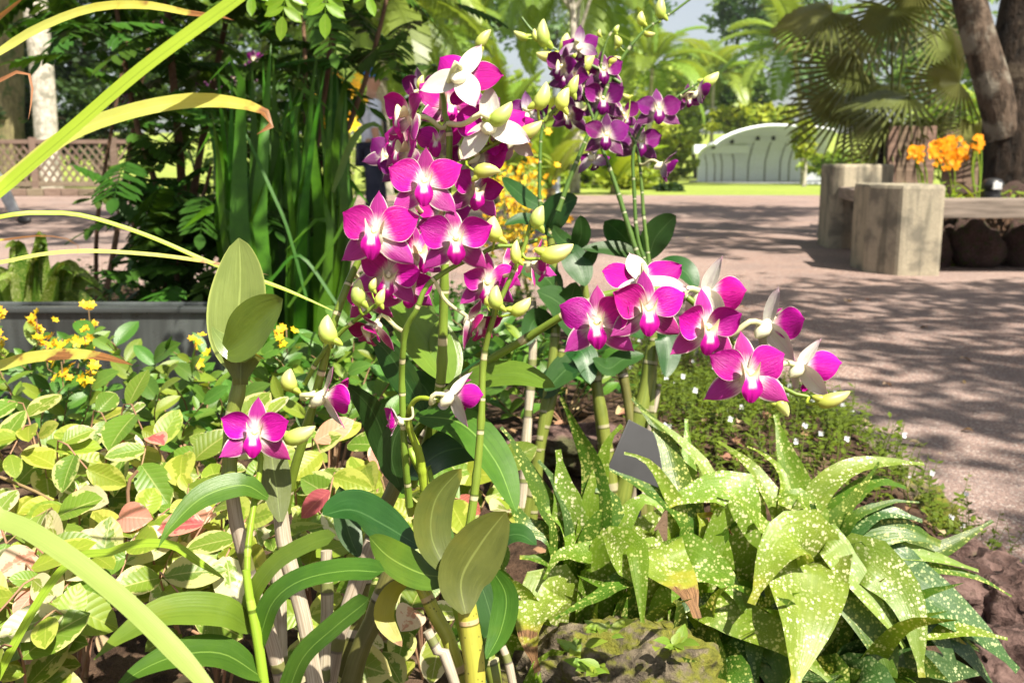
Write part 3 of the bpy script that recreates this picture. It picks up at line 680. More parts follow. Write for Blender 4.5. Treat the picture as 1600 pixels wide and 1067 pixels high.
for a in (-.78, -.62, -.5, -.32, -.12, .1, .3, .42):
    mb = MB(); mb.tube([shell_pt(a+(.16*(1 if a > -.2 else -1)*max(0, j/14-.4)), .97*j/14)+Vector((0, -.1, 0)) for j in range(15)], .09, 6); link('rib', mb.mesh('rib', M['rib']), t)
mb = MB(); mb.tube([shell_pt(-1+2*i/32, 1.0) for i in range(33)], .12, 8); link('roof_edge', mb.mesh('roof_edge', M['white']), t)
mb = MB(); mb.tube([(0, .2*W_, -.3), (0, .2*W_, .08)], [W_*1.1, W_*1.08], 40); link('stage_floor', mb.mesh('stage_floor', M['dkgrey']), t)
mb = MB(); mb.box((-.62*W_, .9, H_*.6), .9*W_, .12*W_, .16*H_, .15, bev=.1); link('side_roof', mb.mesh('side_roof', M['white']), t)
for k_, a in enumerate((-.7, -.4, -.05, .15, .5)):
    mb = MB(); p = shell_pt(a, .74)+Vector((0, -.25, 0)); mb.tube([p, p+Vector((0, -.12, -.2))], [.12, .17], 8); link('stage_light', mb.mesh('stage_light', M['black']), t)
mb = MB(); mb.box((.5*W_, -.9*W_, -.05), 1.4, .5, .25, .3, bev=.05); o = link('stone_slab', mb.mesh('stone_slab', M['white'])); o.location = base; tag(o, 'pale low stone slab on the lawn before the bandstand', 'slab')

# ------------------------------------------------------------------ lattice fence and kerb
x0, x1, fy = -16.5, -9.3, 25.2
t = empty('lattice_fence', (x0, fy, 0), 'brown wooden lattice fence across the far side of the path', 'fence')
zb, zt = .28, 1.32
for z_, h_ in ((zt, .1), (zb, .12)):
    mb = MB(); mb.box(((x1-x0)/2, 0, z_), x1-x0, .09, h_, bev=.01); link('rail', mb.mesh('rail', M['latt'], False), t)
for k_ in range(4):
    mb = MB(); mb.box(((x1-x0)*(k_+.3)/3.6, .0, .7), .16, .14, 1.45, bev=.015); link('post', mb.mesh('post', M['latt'], False), t)
L_ = zt-zb; step = .2; nl = int((x1-x0)/step)
sl = {}
for sgn in (-1, 1):
    mb = MB(); mb.face([(-.03, .012*sgn, 0), (.03, .012*sgn, 0), (.03+sgn*L_*.75, .012*sgn, L_), (-.03+sgn*L_*.75, .012*sgn, L_)])
    mb.face([(.03, .012*sgn+.02, 0), (-.03, .012*sgn+.02, 0), (-.03+sgn*L_*.75, .012*sgn+.02, L_), (.03+sgn*L_*.75, .012*sgn+.02, L_)])
    sl[sgn] = mb.mesh('slat', M['latt'], False)
for i in range(nl):
    for sgn in (-1, 1):
        xx = i*step+.05
        if 0 < xx+sgn*L_*.75 < x1-x0: link('slat', sl[sgn], t, Matrix.Translation((xx, 0, zb)))
t = empty('stone_kerb', (x0, fy-.45, 0), 'low brown stone kerb below the lattice fence', 'kerb')
for i in range(18):
    mb = MB(); mb.box((i*.42+.2, 0, .09), .4, .26, .2+random.uniform(-.02, .02), random.uniform(-.03, .03), bev=.03); link('kerb_stone', mb.mesh('kerb_stone', M['latt']), t)

# ------------------------------------------------------------------ the bench round the tree
def block(name, label, corners, h):
    """prism with a bevelled top; corners in plan, counter-clockwise"""
    c = sum((Vector(p) for p in corners), Vector((0, 0)))/len(corners)
    t = Vector((c.x, c.y, 0)); bm = bmesh.new()
    vs = [bm.verts.new((p[0]-c.x, p[1]-c.y, 0)) for p in corners]; f = bm.faces.new(vs)
    r = bmesh.ops.extrude_face_region(bm, geom=[f]); top = [v for v in r['geom'] if isinstance(v, bmesh.types.BMVert)]
    for v in top: v.co.z = h
    bm.normal_update()
    bmesh.ops.recalc_face_normals(bm, faces=bm.faces[:])
    te = [e for e in bm.edges if all(v.co.z > h-.01 for v in e.verts)]; ve = [e for e in bm.edges if abs(e.verts[0].co.z-e.verts[1].co.z) > .1]
    bmesh.ops.bevel(bm, geom=te+ve, offset=.03, segments=2, affect='EDGES', profile=.6)
    me = bpy.data.meshes.new(name); bm.to_mesh(me); bm.free(); me.materials.append(M['conc']); me.polygons.foreach_set('use_smooth', np.zeros(len(me.polygons), bool))
    o = link(name, me); o.location = t; return o
t = empty('tree_bench', gnd(1420, 420), 'angular bench of wooden slats between two concrete blocks round a tree', 'bench')
p0, p1, p2 = gnd(1349, 425), gnd(1402, 431), gnd(1469, 431)
dpt = Vector((.02, .52))
b1 = block('concrete_block', '', [(p0.x, p0.y), (p1.x, p1.y), (p2.x, p2.y), (p2.x+.02, p2.y+.5), (p0.x+.06, p0.y+.5)], .65)
q0, q1, q2 = gnd(1294, 388), gnd(1313, 389), gnd(1390, 386)
b2 = block('concrete_block', '', [(q0.x, q0.y), (q1.x, q1.y), (q2.x, q2.y), (q2.x+.02, q2.y+.5), (q0.x+.04, q0.y+.5)], .79)
for b in (b1, b2): wl = b.location.copy(); b.parent = t; b.location = wl-t.location
A1 = at(1308, 300, 9.4); A2 = at(1352, 320, 7.6); A1.z = A2.z = .53
dv = (A2-A1).normalized(); sv = Vector((-dv.y, dv.x, 0)); sv = sv if sv.x > 0 else -sv
for i in range(4):
    o_ = sv*(.06+.115*i); mb = MB(); c = (A1+A2)/2+o_; mb.box((0, 0, 0), (A2-A1).length, .1, .1 if i == 0 else .05, 0, bev=.008)
    link('slat', mb.mesh('slat', M['wood']), t, Matrix.Translation(c-t.location-Vector((0, 0, 0 if i == 0 else -.025))) @ Matrix.Rotation(math.atan2(dv.y, dv.x), 4, 'Z'))
for i in range(4):
    mb = MB(); mb.box((0, 0, 0), 3.2, .1, .13 if i == 0 else .05, 0, bev=.008)
    link('slat', mb.mesh('slat', M['wood']), t, Matrix.Translation(Vector((p2.x+1.57, p2.y+.1+.115*i, .475 if i == 0 else .515))-t.location))
# inner rock ring + soil mound for the tree
mb = MB(); cx, cyy = p2.x+1.1, p2.y+2.0
o = sheet('tree_bed', np.linspace(cx-.85, cx+2.6, 30), np.linspace(cyy-1.35, cyy+1.7, 26), lambda x, y: .02+.45*ease(1.0, .75, np.maximum(np.abs(x-cx-.87)/1.7, np.abs(y-cyy-.15)/1.5))+.02*np.sin(9*x)*np.sin(11*y), M['soil']); tag(o, kind='structure')
g = random.Random(5)
rm = [rock_mesh('garden_rock', (1, .8, .75), M['rock_r'], i+20, 3) for i in range(3)]
RK = [(1500, 290, .16, 'reddish rock under the orange orchids'), (1455, 296, .13, 'small reddish rock left of the orange orchids'), (1560, 292, .15, 'reddish rock beside the black garden lamp'), (1590, 286, .2, 'larger rock at the foot of the leaning tree')]
for i, (px, py, r, lb) in enumerate(RK):
    p = at(px, py, 8.1); o = link('garden_rock', rm[i % 3]); o.location = (p.x, p.y, .5); o.scale = (r, r, r); o.rotation_euler = (0, 0, i); tag(o, lb, 'rock', 'rocks in the tree bed')
for i in range(7):
    p = Vector((p2.x+.15+.38*i, p2.y+.62+.1*g.random(), .16)); o = link('garden_rock', rm[i % 3]); o.location = p; o.scale = (.24, .2, .24); o.rotation_euler = (0, g.random(), i); tag(o, 'dark rock in the shade under the bench seat', 'rock', 'rocks under the bench seat')
for i in range(4):
    p = Vector((q1.x+.3+.08*i, q1.y-.3-.45*i, .14)); o = link('garden_rock', rm[i % 3]); o.location = p; o.scale = (.2, .24, .26); o.rotation_euler = (0, 0, i); tag(o, 'dark rock under the short bench side between the blocks', 'rock', 'rocks under the short bench side')
# garden lamp
p = at(1549, 313, 7.75); t = empty('garden_lamp', (p.x, p.y, p.z), 'small black garden spotlight with glass face on the tree bed', 'lamp')
mb = MB(); mb.tube([(0, 0, -.12), (0, 0, .07)], [.07, .065], 14); link('housing', mb.mesh('housing', M['black']), t)
mb = MB(); mb.tube([(0, 0, .065), (0, 0, .1), (0, 0, .13), (0, 0, .16), (0, 0, .17)], [.05, .075, .08, .06, .02], 14); link('hood', mb.mesh('hood', M['black']), t)
mb = MB(); mb.box((0, -.07, .11), .07, .03, .055, bev=.008); link('lens', mb.mesh('lens', M['lens']), t)
# wooden panels
for px0, px1, py0, py1, d, lb in ((1389, 1464, 197, 300, 10.6, 'brown weathered wooden panel standing behind the orange orchids'), (1476, 1560, 203, 300, 11.2, 'brown wooden panel partly hidden behind the leaning tree trunk')):
    a, b = at(px0, py0, d), at(px1, py1, d); t = empty('wooden_panel', ((a.x+b.x)/2, a.y, .0), lb, 'panel')
    hh = a.z; n_ = 5; ww = (b.x-a.x)/n_
    for i in range(n_):
        mb = MB(); mb.box((0, 0, hh/2), ww-.008, .03, hh-random.uniform(0, .015), bev=.003); link('board', mb.mesh('board', M['panel'], False), t, Matrix.Translation(((i-n_/2+.5)*ww, 0, 0)))
    for z_ in (.2*hh, .85*hh):
        mb = MB(); mb.box((0, .035, z_), b.x-a.x, .04, .09, bev=.004); link('rail', mb.mesh('rail', M['panel'], False), t)
# leaning tree
d = 8.9
bp = at(1568, 300, d); bp.z = .4
t = empty('leaning_tree', bp, 'thick dark-barked tree with a pale leaning limb in the bench bed', 'tree')
def pxp(L, d): return [at(x, y, dd if (dd := (q[0] if q else d)) else d)-bp for x, y, *q in L]
mb = MB(); S = catmull(pxp([(1592, 320), (1592, 230), (1598, 120), (1612, 0), (1640, -160)], d), 16); mb.tube(S, [.34-.008*i for i in range(17)], 16)
o = link('trunk', mb.mesh('trunk', M['bark_d']), t)
mb = MB(); S2 = catmull(pxp([(1572, 215, d-.1), (1550, 130, d-.15), (1527, 50, d-.15), (1505, -30, d-.1), (1450, -180, d)], d), 14); mb.tube(S2, [.16-.003*i for i in range(15)], 14); link('limb', mb.mesh('limb', M['bark']), t)
# its crown, high over the path
me, C = crown_mesh('crown', (4.6, 4.2, 1.4), 105, 62, .26, M['cr_g'], .12, 5, .1)
o = link('crown', me, t); o.location = Vector((2.3, 7.8, 8.0))-bp
mb = MB()
for q in C[::9]:
    e = Vector(q)*.9+o.location; st = Vector(S[15]) if e.x > 0 else Vector(S2[13]); mb.tube(catmull([st, (st+e)/2+Vector((0, 0, .6)), e], 6), [.12*(1-.13*j) for j in range(7)], 5)
link('branches', mb.mesh('branches', M['bark']), t)
# the tree that shades the near path (its crown overhangs from the right)
bp2 = Vector((8.4, 3.6, 0)); t = empty('shade_tree', bp2, 'spreading tree beside the path whose crown throws dappled shade', 'tree')
me, C = crown_mesh('crown', (3.5, 2.8, 1.2), 165, 52, .17, M['cr_g'], .13, 9, .05)
o = link('crown', me, t); o.location = Vector((6.1, .85, 6.0))-bp2
mb = MB(); S = catmull([(0, 0, -.1), (-.2, 0, 2), (-1.2, -.4, 5.2)], 8); mb.tube(S, [.25-.02*i for i in range(9)], 10)
for q in C[::9]:
    e = Vector(q)*.9+o.location; st = Vector(S[6]); mb.tube(catmull([st, (st+e)/2+Vector((0, 0, .3)), e], 5), [.07*(1-.15*j) for j in range(6)], 5)
link('trunk', mb.mesh('trunk', M['bark']), t)
bp3 = Vector((-9.5, 17, 0)); t = empty('shade_tree', bp3, 'spreading tree on the left whose crown shades the far path', 'tree')
me, C = crown_mesh('crown', (6.5, 5.5, 1.8), 120, 55, .3, M['cr_g'], .14, 12, .05)
o = link('crown', me, t); o.location = Vector((-5.0, 10.2, 8.2))-bp3
mb = MB(); S = catmull([(0, 0, -.1), (.3, 0, 3), (2.5, -2, 7)], 8); mb.tube(S, [.3-.02*i for i in range(9)], 10)
for q in C[::9]:
    e = Vector(q)*.9+o.location; st = Vector(S[6]); mb.tube(catmull([st, (st+e)/2+Vector((0, 0, .3)), e], 5), [.09*(1-.15*j) for j in range(6)], 5)
link('trunk', mb.mesh('trunk', M['bark']), t)
bp4 = Vector((9.5, 15.5, 0)); t = empty('shade_tree', bp4, 'spreading tree on the right whose crown shades the path before the lawn', 'tree')
me, C = crown_mesh('crown', (5.0, 3.2, 1.4), 120, 55, .26, M['cr_g'], .14, 15, .05)
o = link('crown', me, t); o.location = Vector((5.8, 12.4, 8.2))-bp4
mb = MB(); S = catmull([(0, 0, -.1), (-.3, 0, 3), (-2.5, -1, 7)], 8); mb.tube(S, [.3-.02*i for i in range(9)], 10)
for q in C[::9]:
    e = Vector(q)*.9+o.location; st = Vector(S[6]); mb.tube(catmull([st, (st+e)/2+Vector((0, 0, .3)), e], 5), [.09*(1-.15*j) for j in range(6)], 5)
link('trunk', mb.mesh('trunk', M['bark']), t)
# fan palm
d = 10.9; cp = at(1412, 215, d)
bp = Vector((cp.x, cp.y+.3, .0)); t = empty('fan_palm', bp, 'large fan palm with stiff pleated leaves behind the bench', 'palm tree')
mb = MB(); S = catmull([(0, 0, 0), (0, 0, .8), tuple(cp+Vector((0, .3, .1))-bp)], 8); mb.tube(S, [.17]*9, 10); link('trunk', mb.mesh('trunk', M['bark_d']), t)
FAN = [fan_mesh('fan_leaf', 1.0, M['fan'], 23+2*i, 215+12*i, .64, i) for i in range(3)]
FL = [(1418, 150, 185, 112, 0, 10), (1500, 130, 180, 88, -20, 5), (1345, 110, 190, 112, 20, 20), (1395, 15, 240, 105, 10, -15), (1325, 165, 205, 105, 15, 25), (1300, 20, 200, 100, 25, -5), (1385, 190, 215, 85, 0, 35),
      (1470, 50, 290, 95, -15, -20), (1340, 55, 175, 105, 30, 0), (1400, 235, 205, 80, -10, 30), (1520, 195, 270, 66, -30, 30), (1455, 190, 270, 66, -5, 25), (1430, -20, 270, 100, 0, 0)]
for i, (hx, hy, ang, rp, yaw, pit) in enumerate(FL):
    dd = d+random.uniform(-.8, .7); h = at(hx, hy, dd); r = rp*dd/F
    # leaf plane roughly facing the camera, pointing along image angle ang (degrees, 0 = right, counter-clockwise)
    a = R(ang); yv = (math.cos(a)*RIGHT+math.sin(a)*UP).normalized(); zv = (-FWD+(.5+.9*random.random())*UP+random.uniform(-.7, .7)*RIGHT).normalized(); zv = (zv-yv*zv.dot(yv)).normalized(); xv = yv.cross(zv)
    Mx = Matrix((xv, yv, zv)).transposed().to_4x4()
    fo = link('fan_leaf', FAN[i % 3], t, Matrix.Translation(h-bp) @ Mx @ Matrix.Diagonal((r, r, r, 1)))
    c0 = cp+Vector((0, .3, 0)); mb = MB(); mb.tube(catmull([c0-bp, (c0+h)/2-bp+Vector((0, .05, .08)), h-bp], 6), .014, 6); link('petiole', mb.mesh('petiole', M['fan']), t)
# ------------------------------------------------------------------ people
def skin_obj(name, chains, mat, parent, sub=2, root=0):
    """chains: list of [(x,y,z,r), ...]; the first point of a later chain that equals an earlier one is shared"""
    vs = []; rs = []; es = []; idx = {}
    for ch in chains:
        prev = None
        for (x, y, z, r) in ch:
            k = (round(x, 4), round(y, 4), round(z, 4))
            if k not in idx: idx[k] = len(vs); vs.append((x, y, z)); rs.append(r)
            if prev is not None and prev != idx[k]: es.append((prev, idx[k]))
            prev = idx[k]
    me = bpy.data.meshes.new(name); me.from_pydata(vs, es, []); me.materials.append(mat)
    o = link(name, me, parent)
    o.modifiers.new('skin', 'SKIN')
    for i, sv in enumerate(me.skin_vertices[0].data):
        r = rs[i]; sv.radius = r if isinstance(r, tuple) else (r, r); sv.use_root = (i == root)
    o.modifiers['skin'].use_smooth_shade = True
    m = o.modifiers.new('sub', 'SUBSURF'); m.levels = sub; m.render_levels = sub
    return o
def person(loc, rz, label, stride, shirt, trou, cap):
    t = empty('person', loc, label, 'person'); t.rotation_euler = (0, 0, rz)
    s = stride
    hipL, hipR = (-.09, 0, .9), (.09, 0, .9)
    def leg(sx, f):     # f forward swing of the foot (+y forward)
        lift = .05 if f < 0 else 0
        return [(sx*.09, 0, .9, .085), (sx*.095, f*.5+.04, .5, .06), (sx*.1, f*.62 if f < 0 else f, .1+lift*2, .042)], [(sx*.1, (f*.62 if f < 0 else f), .1+lift*2, .042), (sx*.1, (f*.62 if f < 0 else f)+.06, .05+lift, .04), (sx*.11, (f*.62 if f < 0 else f)+.18, .035+(0 if f < 0 else .03), .032)]
    lL, fL = leg(-1, s); lR, fR = leg(1, -s)
    def arm(sx, f):
        return [(sx*.17, 0, 1.4, .055), (sx*.23, -f*.06, 1.13, .042), (sx*.22, f*.2, .9, .03), (sx*.215, f*.24+.01, .84, .03)]
    aL, aR = arm(-1, -s+.15), arm(1, s+.1)
    torso = [(0, 0, .92, (.14, .1)), (0, .0, 1.1, (.13, .095)), (0, -.01, 1.3, (.16, .11)), (0, 0, 1.42, (.1, .08)), (0, .01, 1.5, .05), (0, .02, 1.56, .058), (0, .025, 1.64, (.078, .095)), (0, .02, 1.73, .06)]
    def hand(a):
        x, y, z, r = a[-1]; out = []
        for q, (dx, L) in enumerate(((-.027, .06), (-.009, .072), (.009, .068), (.026, .055))):
            out.append([(x, y, z, .03), (x+.3*dx, y+dx, z-.045, .0095), (x+.3*dx+.004, y+dx+.008, z-.05-L*.5, .0085), (x+.3*dx+.002, y+dx+.02, z-.05-L, .007)])
        out.append([(x, y, z, .03), (x, y+.04, z-.02, .011), (x, y+.055, z-.06, .009)])
        return out
    body = [torso, [(0, 0, 1.42, (.1, .08))]+aL, [(0, 0, 1.42, (.1, .08))]+aR, [(0, 0, .92, (.14, .1))]+lL, [(0, 0, .92, (.14, .1))]+lR, fL, fR]+hand(aL)+hand(aR)
    body += [[(0, .025, 1.64, (.078, .095)), (0, .115, 1.63, .014)], [(0, .025, 1.64, (.078, .095)), (-.082, .02, 1.635, .018)], [(0, .025, 1.64, (.078, .095)), (.082, .02, 1.635, .018)]]
    skin_obj('body', body, M['skin'], t)
    g = .016
    def grow(ch, g): return [(x, y, z, tuple(q+g for q in r) if isinstance(r, tuple) else r+g) for x, y, z, r in ch]
    skin_obj('shirt', [grow([torso[0], torso[1], torso[2], torso[3]], g), grow([torso[3]]+aL[:2], g), grow([torso[3]]+aR[:2], g)], M[shirt], t)
    skin_obj('trousers', [grow([torso[0]]+lL, g+.012), grow([torso[0]]+lR, g+.012)], M[trou], t)
    for f in (fL, fR): skin_obj('shoe', [[(x, y, z, r+.012) for x, y, z, r in f]], M['shoe'], t)
    for sx in (-1, 1):
        mb = MB(); mb.tube([(sx*.032, .112, 1.665), (sx*.032, .12, 1.665)], [.012, .004], 8); link('eye', mb.mesh('eye', M['shoe']), t)
    mb = MB(); mb.tube([(-.025, .113, 1.585), (.025, .113, 1.585)], .006, 6); link('mouth', mb.mesh('mouth', M['bag']), t)
    mb = MB(); P = [[Vector((math.cos(a)*.1*math.cos(e), .02+math.sin(a)*.115*math.cos(e), 1.655+.115*math.sin(e))) for a in np.linspace(0, 2*math.pi, 17)] for e in np.linspace(.15, 1.55, 6)]
    mb.quadgrid(P, [i/5 for i in range(6)], [i/16 for i in range(17)]); link('hair' if not cap else 'cap', mb.mesh('cap', M['cap'] if cap else M['hair']), t)
    if cap:
        mb = MB(); mb.quadgrid([[Vector((x*.1, .1+.1*v*math.sqrt(max(0, 1-x*x)), 1.68-.02*v)) for x in np.linspace(-1, 1, 9)] for v in (0, .5, 1)], [0, .5, 1], list(np.linspace(0, 1, 9)))
        o = link('visor', mb.mesh('visor', M['black']), t); mm = o.modifiers.new('s', 'SOLIDIFY'); mm.thickness = .008
        mb = MB(); mb.tube([(-.15, .1, 1.42), (0, .15, 1.2), (.15, .12, 1.0)], .018, 6); link('bag_strap', mb.mesh('bag_strap', M['bag']), t)
    return t
p = at(580, 200, 10.4); person((p.x, p.y, 0), R(-70), 'person in a blue cap and pale shirt with a black bag strap, behind the orchids', .1, 'shirt', 'navy', True)
p = gnd(-28, 352); person((p.x, p.y, 0), R(-90), 'walking person in pale trousers and black shoes at the path edge', .42, 'shirt', 'trou', False)

# ------------------------------------------------------------------ left middle ground
def leaf_shape(name, mat, L=1.0, W=.45, prof='oval', fold=.1, curl=.25, seg=6, cols=4, wave=0.0, seed=0):
    """leaf along +Y from the origin, facing +Z"""
    g = random.Random(seed); mb = MB(); P = []; pf = PROF[prof]; ph = g.random()*6
    for i in range(seg+1):
        u = i/seg; row = []
        for j in range(cols+1):
            v = -1+2*j/cols
            row.append(Vector((v*W*.5*pf(u), u*L*(1-.12*curl), -curl*L*u*u*.6+fold*W*abs(v)*pf(u)+wave*math.sin(u*7+ph)*abs(v)*L+.02*L*math.sin(3*u+ph))))
        P.append(row)
    mb.quadgrid(P, [i/seg for i in range(seg+1)], [j/cols for j in range(cols+1)])
    return mb.mesh(name, mat)
def frame(p, tang, nrm, s=1.0):
    y = Vector(tang).normalized(); z = Vector(nrm); z = (z-y*z.dot(y)).normalized(); x = y.cross(z)
    return Matrix.Translation(p) @ Matrix((x, y, z)).transposed().to_4x4() @ Matrix.Diagonal((s, s, s, 1))
def pinn_mesh(name, mat, L, n, ll, lw, droop=.3, seed=0, term=True):
    g = random.Random(seed); mb = MB(); pts = []
    for i in range(n+2):
        u = i/(n+1); pts.append(Vector((0, L*u, -droop*L*u*u)))
    mb.tube(pts, [.0022*(1-.5*i/(n+1)) for i in range(n+2)], 5)
    pf = PROF['oval']
    def lf(p, t, l):
        t = t.normalized(); up = Vector((0, 0, 1)); s_ = t.cross(up).normalized(); nn = s_.cross(t)
        P = []
        for i in range(5):
            u = i/4; P.append([p+t*l*u+s_*lw*.5*pf(u)*v+nn*(.1*lw*abs(v)-.15*l*u*u) for v in (-1, 0, 1)])
        mb.quadgrid(P, [i/4 for i in range(5)], [0, .5, 1])
    for i in range(1, n+1):
        for sx in (-1, 1):
            lf(pts[i], Vector((sx*1.0, .45+.1*g.random(), -.1-.35*g.random())), ll*(.75+.35*math.sin(math.pi*i/(n+1)))*g.uniform(.9, 1.1))
    if term: lf(pts[-1], Vector((0, 1, -.3)), ll)
    return mb.mesh(name, mat)
PF = [pinn_mesh('pinnate_leaf', M['sh'], .24, 9, .068, .03, .25, i) for i in range(3)]
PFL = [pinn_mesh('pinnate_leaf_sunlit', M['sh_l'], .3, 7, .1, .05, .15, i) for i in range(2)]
def bush_stems(t, base, stems, mat):
    out = []
    for pts, r in stems:
        P = [Vector(p)-base for p in pts]; S = catmull(P, 10); mb = MB(); mb.tube(S, [r*(1-.055*i) for i in range(11)], 8); link('stem', mb.mesh('stem', M[mat]), t); out.append([Vector(q) for q in S])
    return out
def fr_shrub(name, label, bpx, d, stems, nf, spread, zr, cat='shrub', seed=0, group=None, sunlit=0):
    g = random.Random(seed); b = gnd(*bpx, .08) if d is None else None
    base = Vector((at(bpx[0], bpx[1], d).x, at(bpx[0], bpx[1], d).y, .05)) if d else b
    t = empty(name, base, label, cat, group)
    ST = bush_stems(t, base, [([base]+[at(x, y, dd) for x, y, dd in pts], r) for pts, r in stems], 'bark_s')
    for k in range(nf):
        S = g.choice(ST); p = S[g.randint(3, 10)] if g.random() < .6 else S[g.randint(7, 10)]
        p = p+Vector((g.uniform(-1, 1)*spread*.5, g.uniform(-1, 1)*spread*.5, g.uniform(-.6, .6)*spread*.5))
        if p.z+base.z < zr[0] or p.z+base.z > zr[1]: continue
        az = g.uniform(0, 6.28); dr = Vector((math.cos(az), math.sin(az), g.uniform(-.5, .35)))
        qx, qy = proj(p+base+dr*.14)
        if (qx < 175 and 90 < qy < 470) or (560 < qx < 650 and 100 < qy < 270): continue
        link('pinnate_leaf', g.choice(PFL if g.random() < sunlit else PF), t, frame(p, dr, (g.uniform(-.3, .3), g.uniform(-.5, .1), 1), g.uniform(.75, 1.25)))
    return t
SH = 'pinnate-leaved shrubs behind the orchids'
fr_shrub('pinnate_shrub', 'dark pinnate-leaved shrub with brown stems left of the sword-leaved clump', (290, 480), 3.7, [([(285, 300, 3.7), (270, 120, 3.6), (250, -120, 3.5)], .022), ([(300, 330, 3.8), (330, 150, 3.9), (380, -100, 3.9)], .02), ([(255, 330, 3.6), (210, 180, 3.6), (170, -60, 3.5)], .016), ([(275, 400, 3.5), (310, 330, 3.4), (330, 260, 3.4)], .012), ([(250, 420, 3.6), (220, 380, 3.5), (190, 300, 3.5)], .012)], 270, .6, (.1, 2.6), seed=1)
fr_shrub('pinnate_shrub', 'dark pinnate-leaved shrub whose thin stems stand against the sunny path', (150, 470), 4.4, [([(150, 400, 4.4), (158, 300, 4.3), (200, 60, 4.2)], .012), ([(180, 380, 4.5), (205, 220, 4.4), (240, 30, 4.4)], .016)], 36, .34, (.95, 2.5), seed=2)
fr_shrub('pinnate_shrub', 'small-leaved shrub with forked brown stems between sword leaves and person', (470, 500), 3.5, [([(468, 380, 3.5), (490, 250, 3.5), (520, 60, 3.5), (560, -120, 3.4)], .02), ([(475, 330, 3.55), (478, 150, 3.6), (470, -60, 3.6)], .013), ([(480, 300, 3.5), (540, 210, 3.4), (590, 60, 3.4), (620, -80, 3.4)], .014)], 120, .6, (1.05, 2.4), seed=3)
t3 = [o for o in COL.objects if o.name.startswith('pinnate_shrub')][-1]
me, C = crown_mesh('crown', (1.15, .75, .42), 36, 60, .11, M['cr_g'], .2, 33, .05); o = link('crown', me, t3); o.location = Vector((.45, 2.3, 2.75))-t3.location  # unseen crown added overhead to shade the dark shrubs and sword leaves
mb = MB()
for q in C[::8]:
    e = Vector(q)*.9+o.location; st = Vector((.1, -.2, 1.4)); mb.tube(catmull([st, (st+e)/2+Vector((0, 0, .15)), e], 5), [.02*(1-.14*j) for j in range(6)], 5)
link('branches', mb.mesh('branches', M['bark_s']), t3)  # limbs joining the added shading crown to the shrub
# sunlit branch overhead
b = at(470, -58, 3.58); t = fr = empty('hanging_branch', b, 'sunlit lime branch with large pinnate leaves hanging over the sword leaves', 'branch')
mb = MB(); S = catmull([Vector((0, 0, 0)), at(475, -190, 2.9)-b, at(470, -170, 2.3)-b, at(458, -85, 1.92)-b], 8); mb.tube(S, [.008]*9, 6); link('twig', mb.mesh('twig', M['twig']), t)
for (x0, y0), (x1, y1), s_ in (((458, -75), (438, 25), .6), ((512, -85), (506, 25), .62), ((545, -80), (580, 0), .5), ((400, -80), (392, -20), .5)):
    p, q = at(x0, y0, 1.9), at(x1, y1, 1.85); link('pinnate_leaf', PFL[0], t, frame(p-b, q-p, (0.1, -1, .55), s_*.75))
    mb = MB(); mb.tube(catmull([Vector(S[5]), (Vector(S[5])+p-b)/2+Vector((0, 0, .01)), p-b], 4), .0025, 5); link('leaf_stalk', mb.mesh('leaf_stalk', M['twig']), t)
# sword-leaved clump
b = Vector((at(440, 480, 3.2).x, at(440, 480, 3.2).y, .06)); t = empty('sword_leaf_clump', b, 'tall clump of upright dark green sword-shaped leaves', 'plant')
g = random.Random(11)
for k in range(105):
    x = g.uniform(345, 545); d = g.uniform(2.9, 3.6); lean = (x-455)*.1+g.uniform(-30, 35); lean = min(lean, 540-x); top = g.uniform(60, 230) if g.random() < .7 else g.uniform(230, 360)
    p0 = at(x*.55+455*.45, 500, d); p0.z = .06
    P = [p0, at(x, 380, d), at(x+lean*.35, (380+top)/2, d), at(x+lean, top, d+g.uniform(-.1, .1))]
    if g.random() < .2: P.append(at(x+lean+g.uniform(30, 70)*(1 if lean > 0 else -1), top+g.uniform(20, 60), d-.1))
    mb = ribbon(P, g.uniform(.04, .065), 'blade', g.uniform(-55, 55), .2, 0, 12, 2); link('leaf', mb.mesh('leaf', M['sw']), t, world=True)
mb = ribbon([at(520, 300, 2.9), at(555, 215, 2.85), at(590, 195, 2.8), at(603, 240, 2.75)], .024, 'blade', 30, .2, 0, 12, 2); link('leaf', mb.mesh('leaf', M['ol_b']), t, world=True)
for P_ in ([(480, 470), (450, 360), (425, 300), (380, 200)], [(530, 480), (470, 400), (430, 430), (400, 470)], [(450, 480), (520, 380), (560, 300)]):
    mb = ribbon([at(x, y, 2.75) for x, y in P_], .009, 'strap', 20, .1, 0, 14, 2); link('leaf', mb.mesh('leaf', M['sw']), t, world=True)
# distant orchids in the dark shrub
FLO_LATER = True
# dark trough
tb = at(170, 540, 2.5)
t = empty('water_trough', (tb.x, tb.y, .0), 'glossy dark metal water trough behind the yellow-flowered shrubs', 'trough')
mb = MB(); topz = at(170, 484, 2.5).z; xa, xb = at(-260, 540, 2.5).x-tb.x, at(345, 540, 2.5).x-tb.x
zb_ = .05
for nm, c, sx, sy in (('front_wall', ((xa+xb)/2, 0), xb-xa, .02), ('back_wall', ((xa+xb)/2, .16), xb-xa, .02), ('end_wall', (xa, .08), .02, .138), ('end_wall', (xb-.012, .08), .02, .136)):
    mb = MB(); mb.box((c[0], c[1], (topz+zb_)/2), sx, sy, topz-zb_, bev=.004); link(nm, mb.mesh(nm, M['trough']), t)
mb = MB(); mb.face([(xa+.01, .011, topz-.035), (xb-.02, .011, topz-.035), (xb-.02, .149, topz-.035), (xa+.01, .149, topz-.035)]); link('water', mb.mesh('water', M['trough']), t)
mb = MB(); mb.box(((xa+xb)/2, -.004, topz+.004), xb-xa+.03, .034, .014, bev=.004); link('rim', mb.mesh('rim', M['rim']), t)
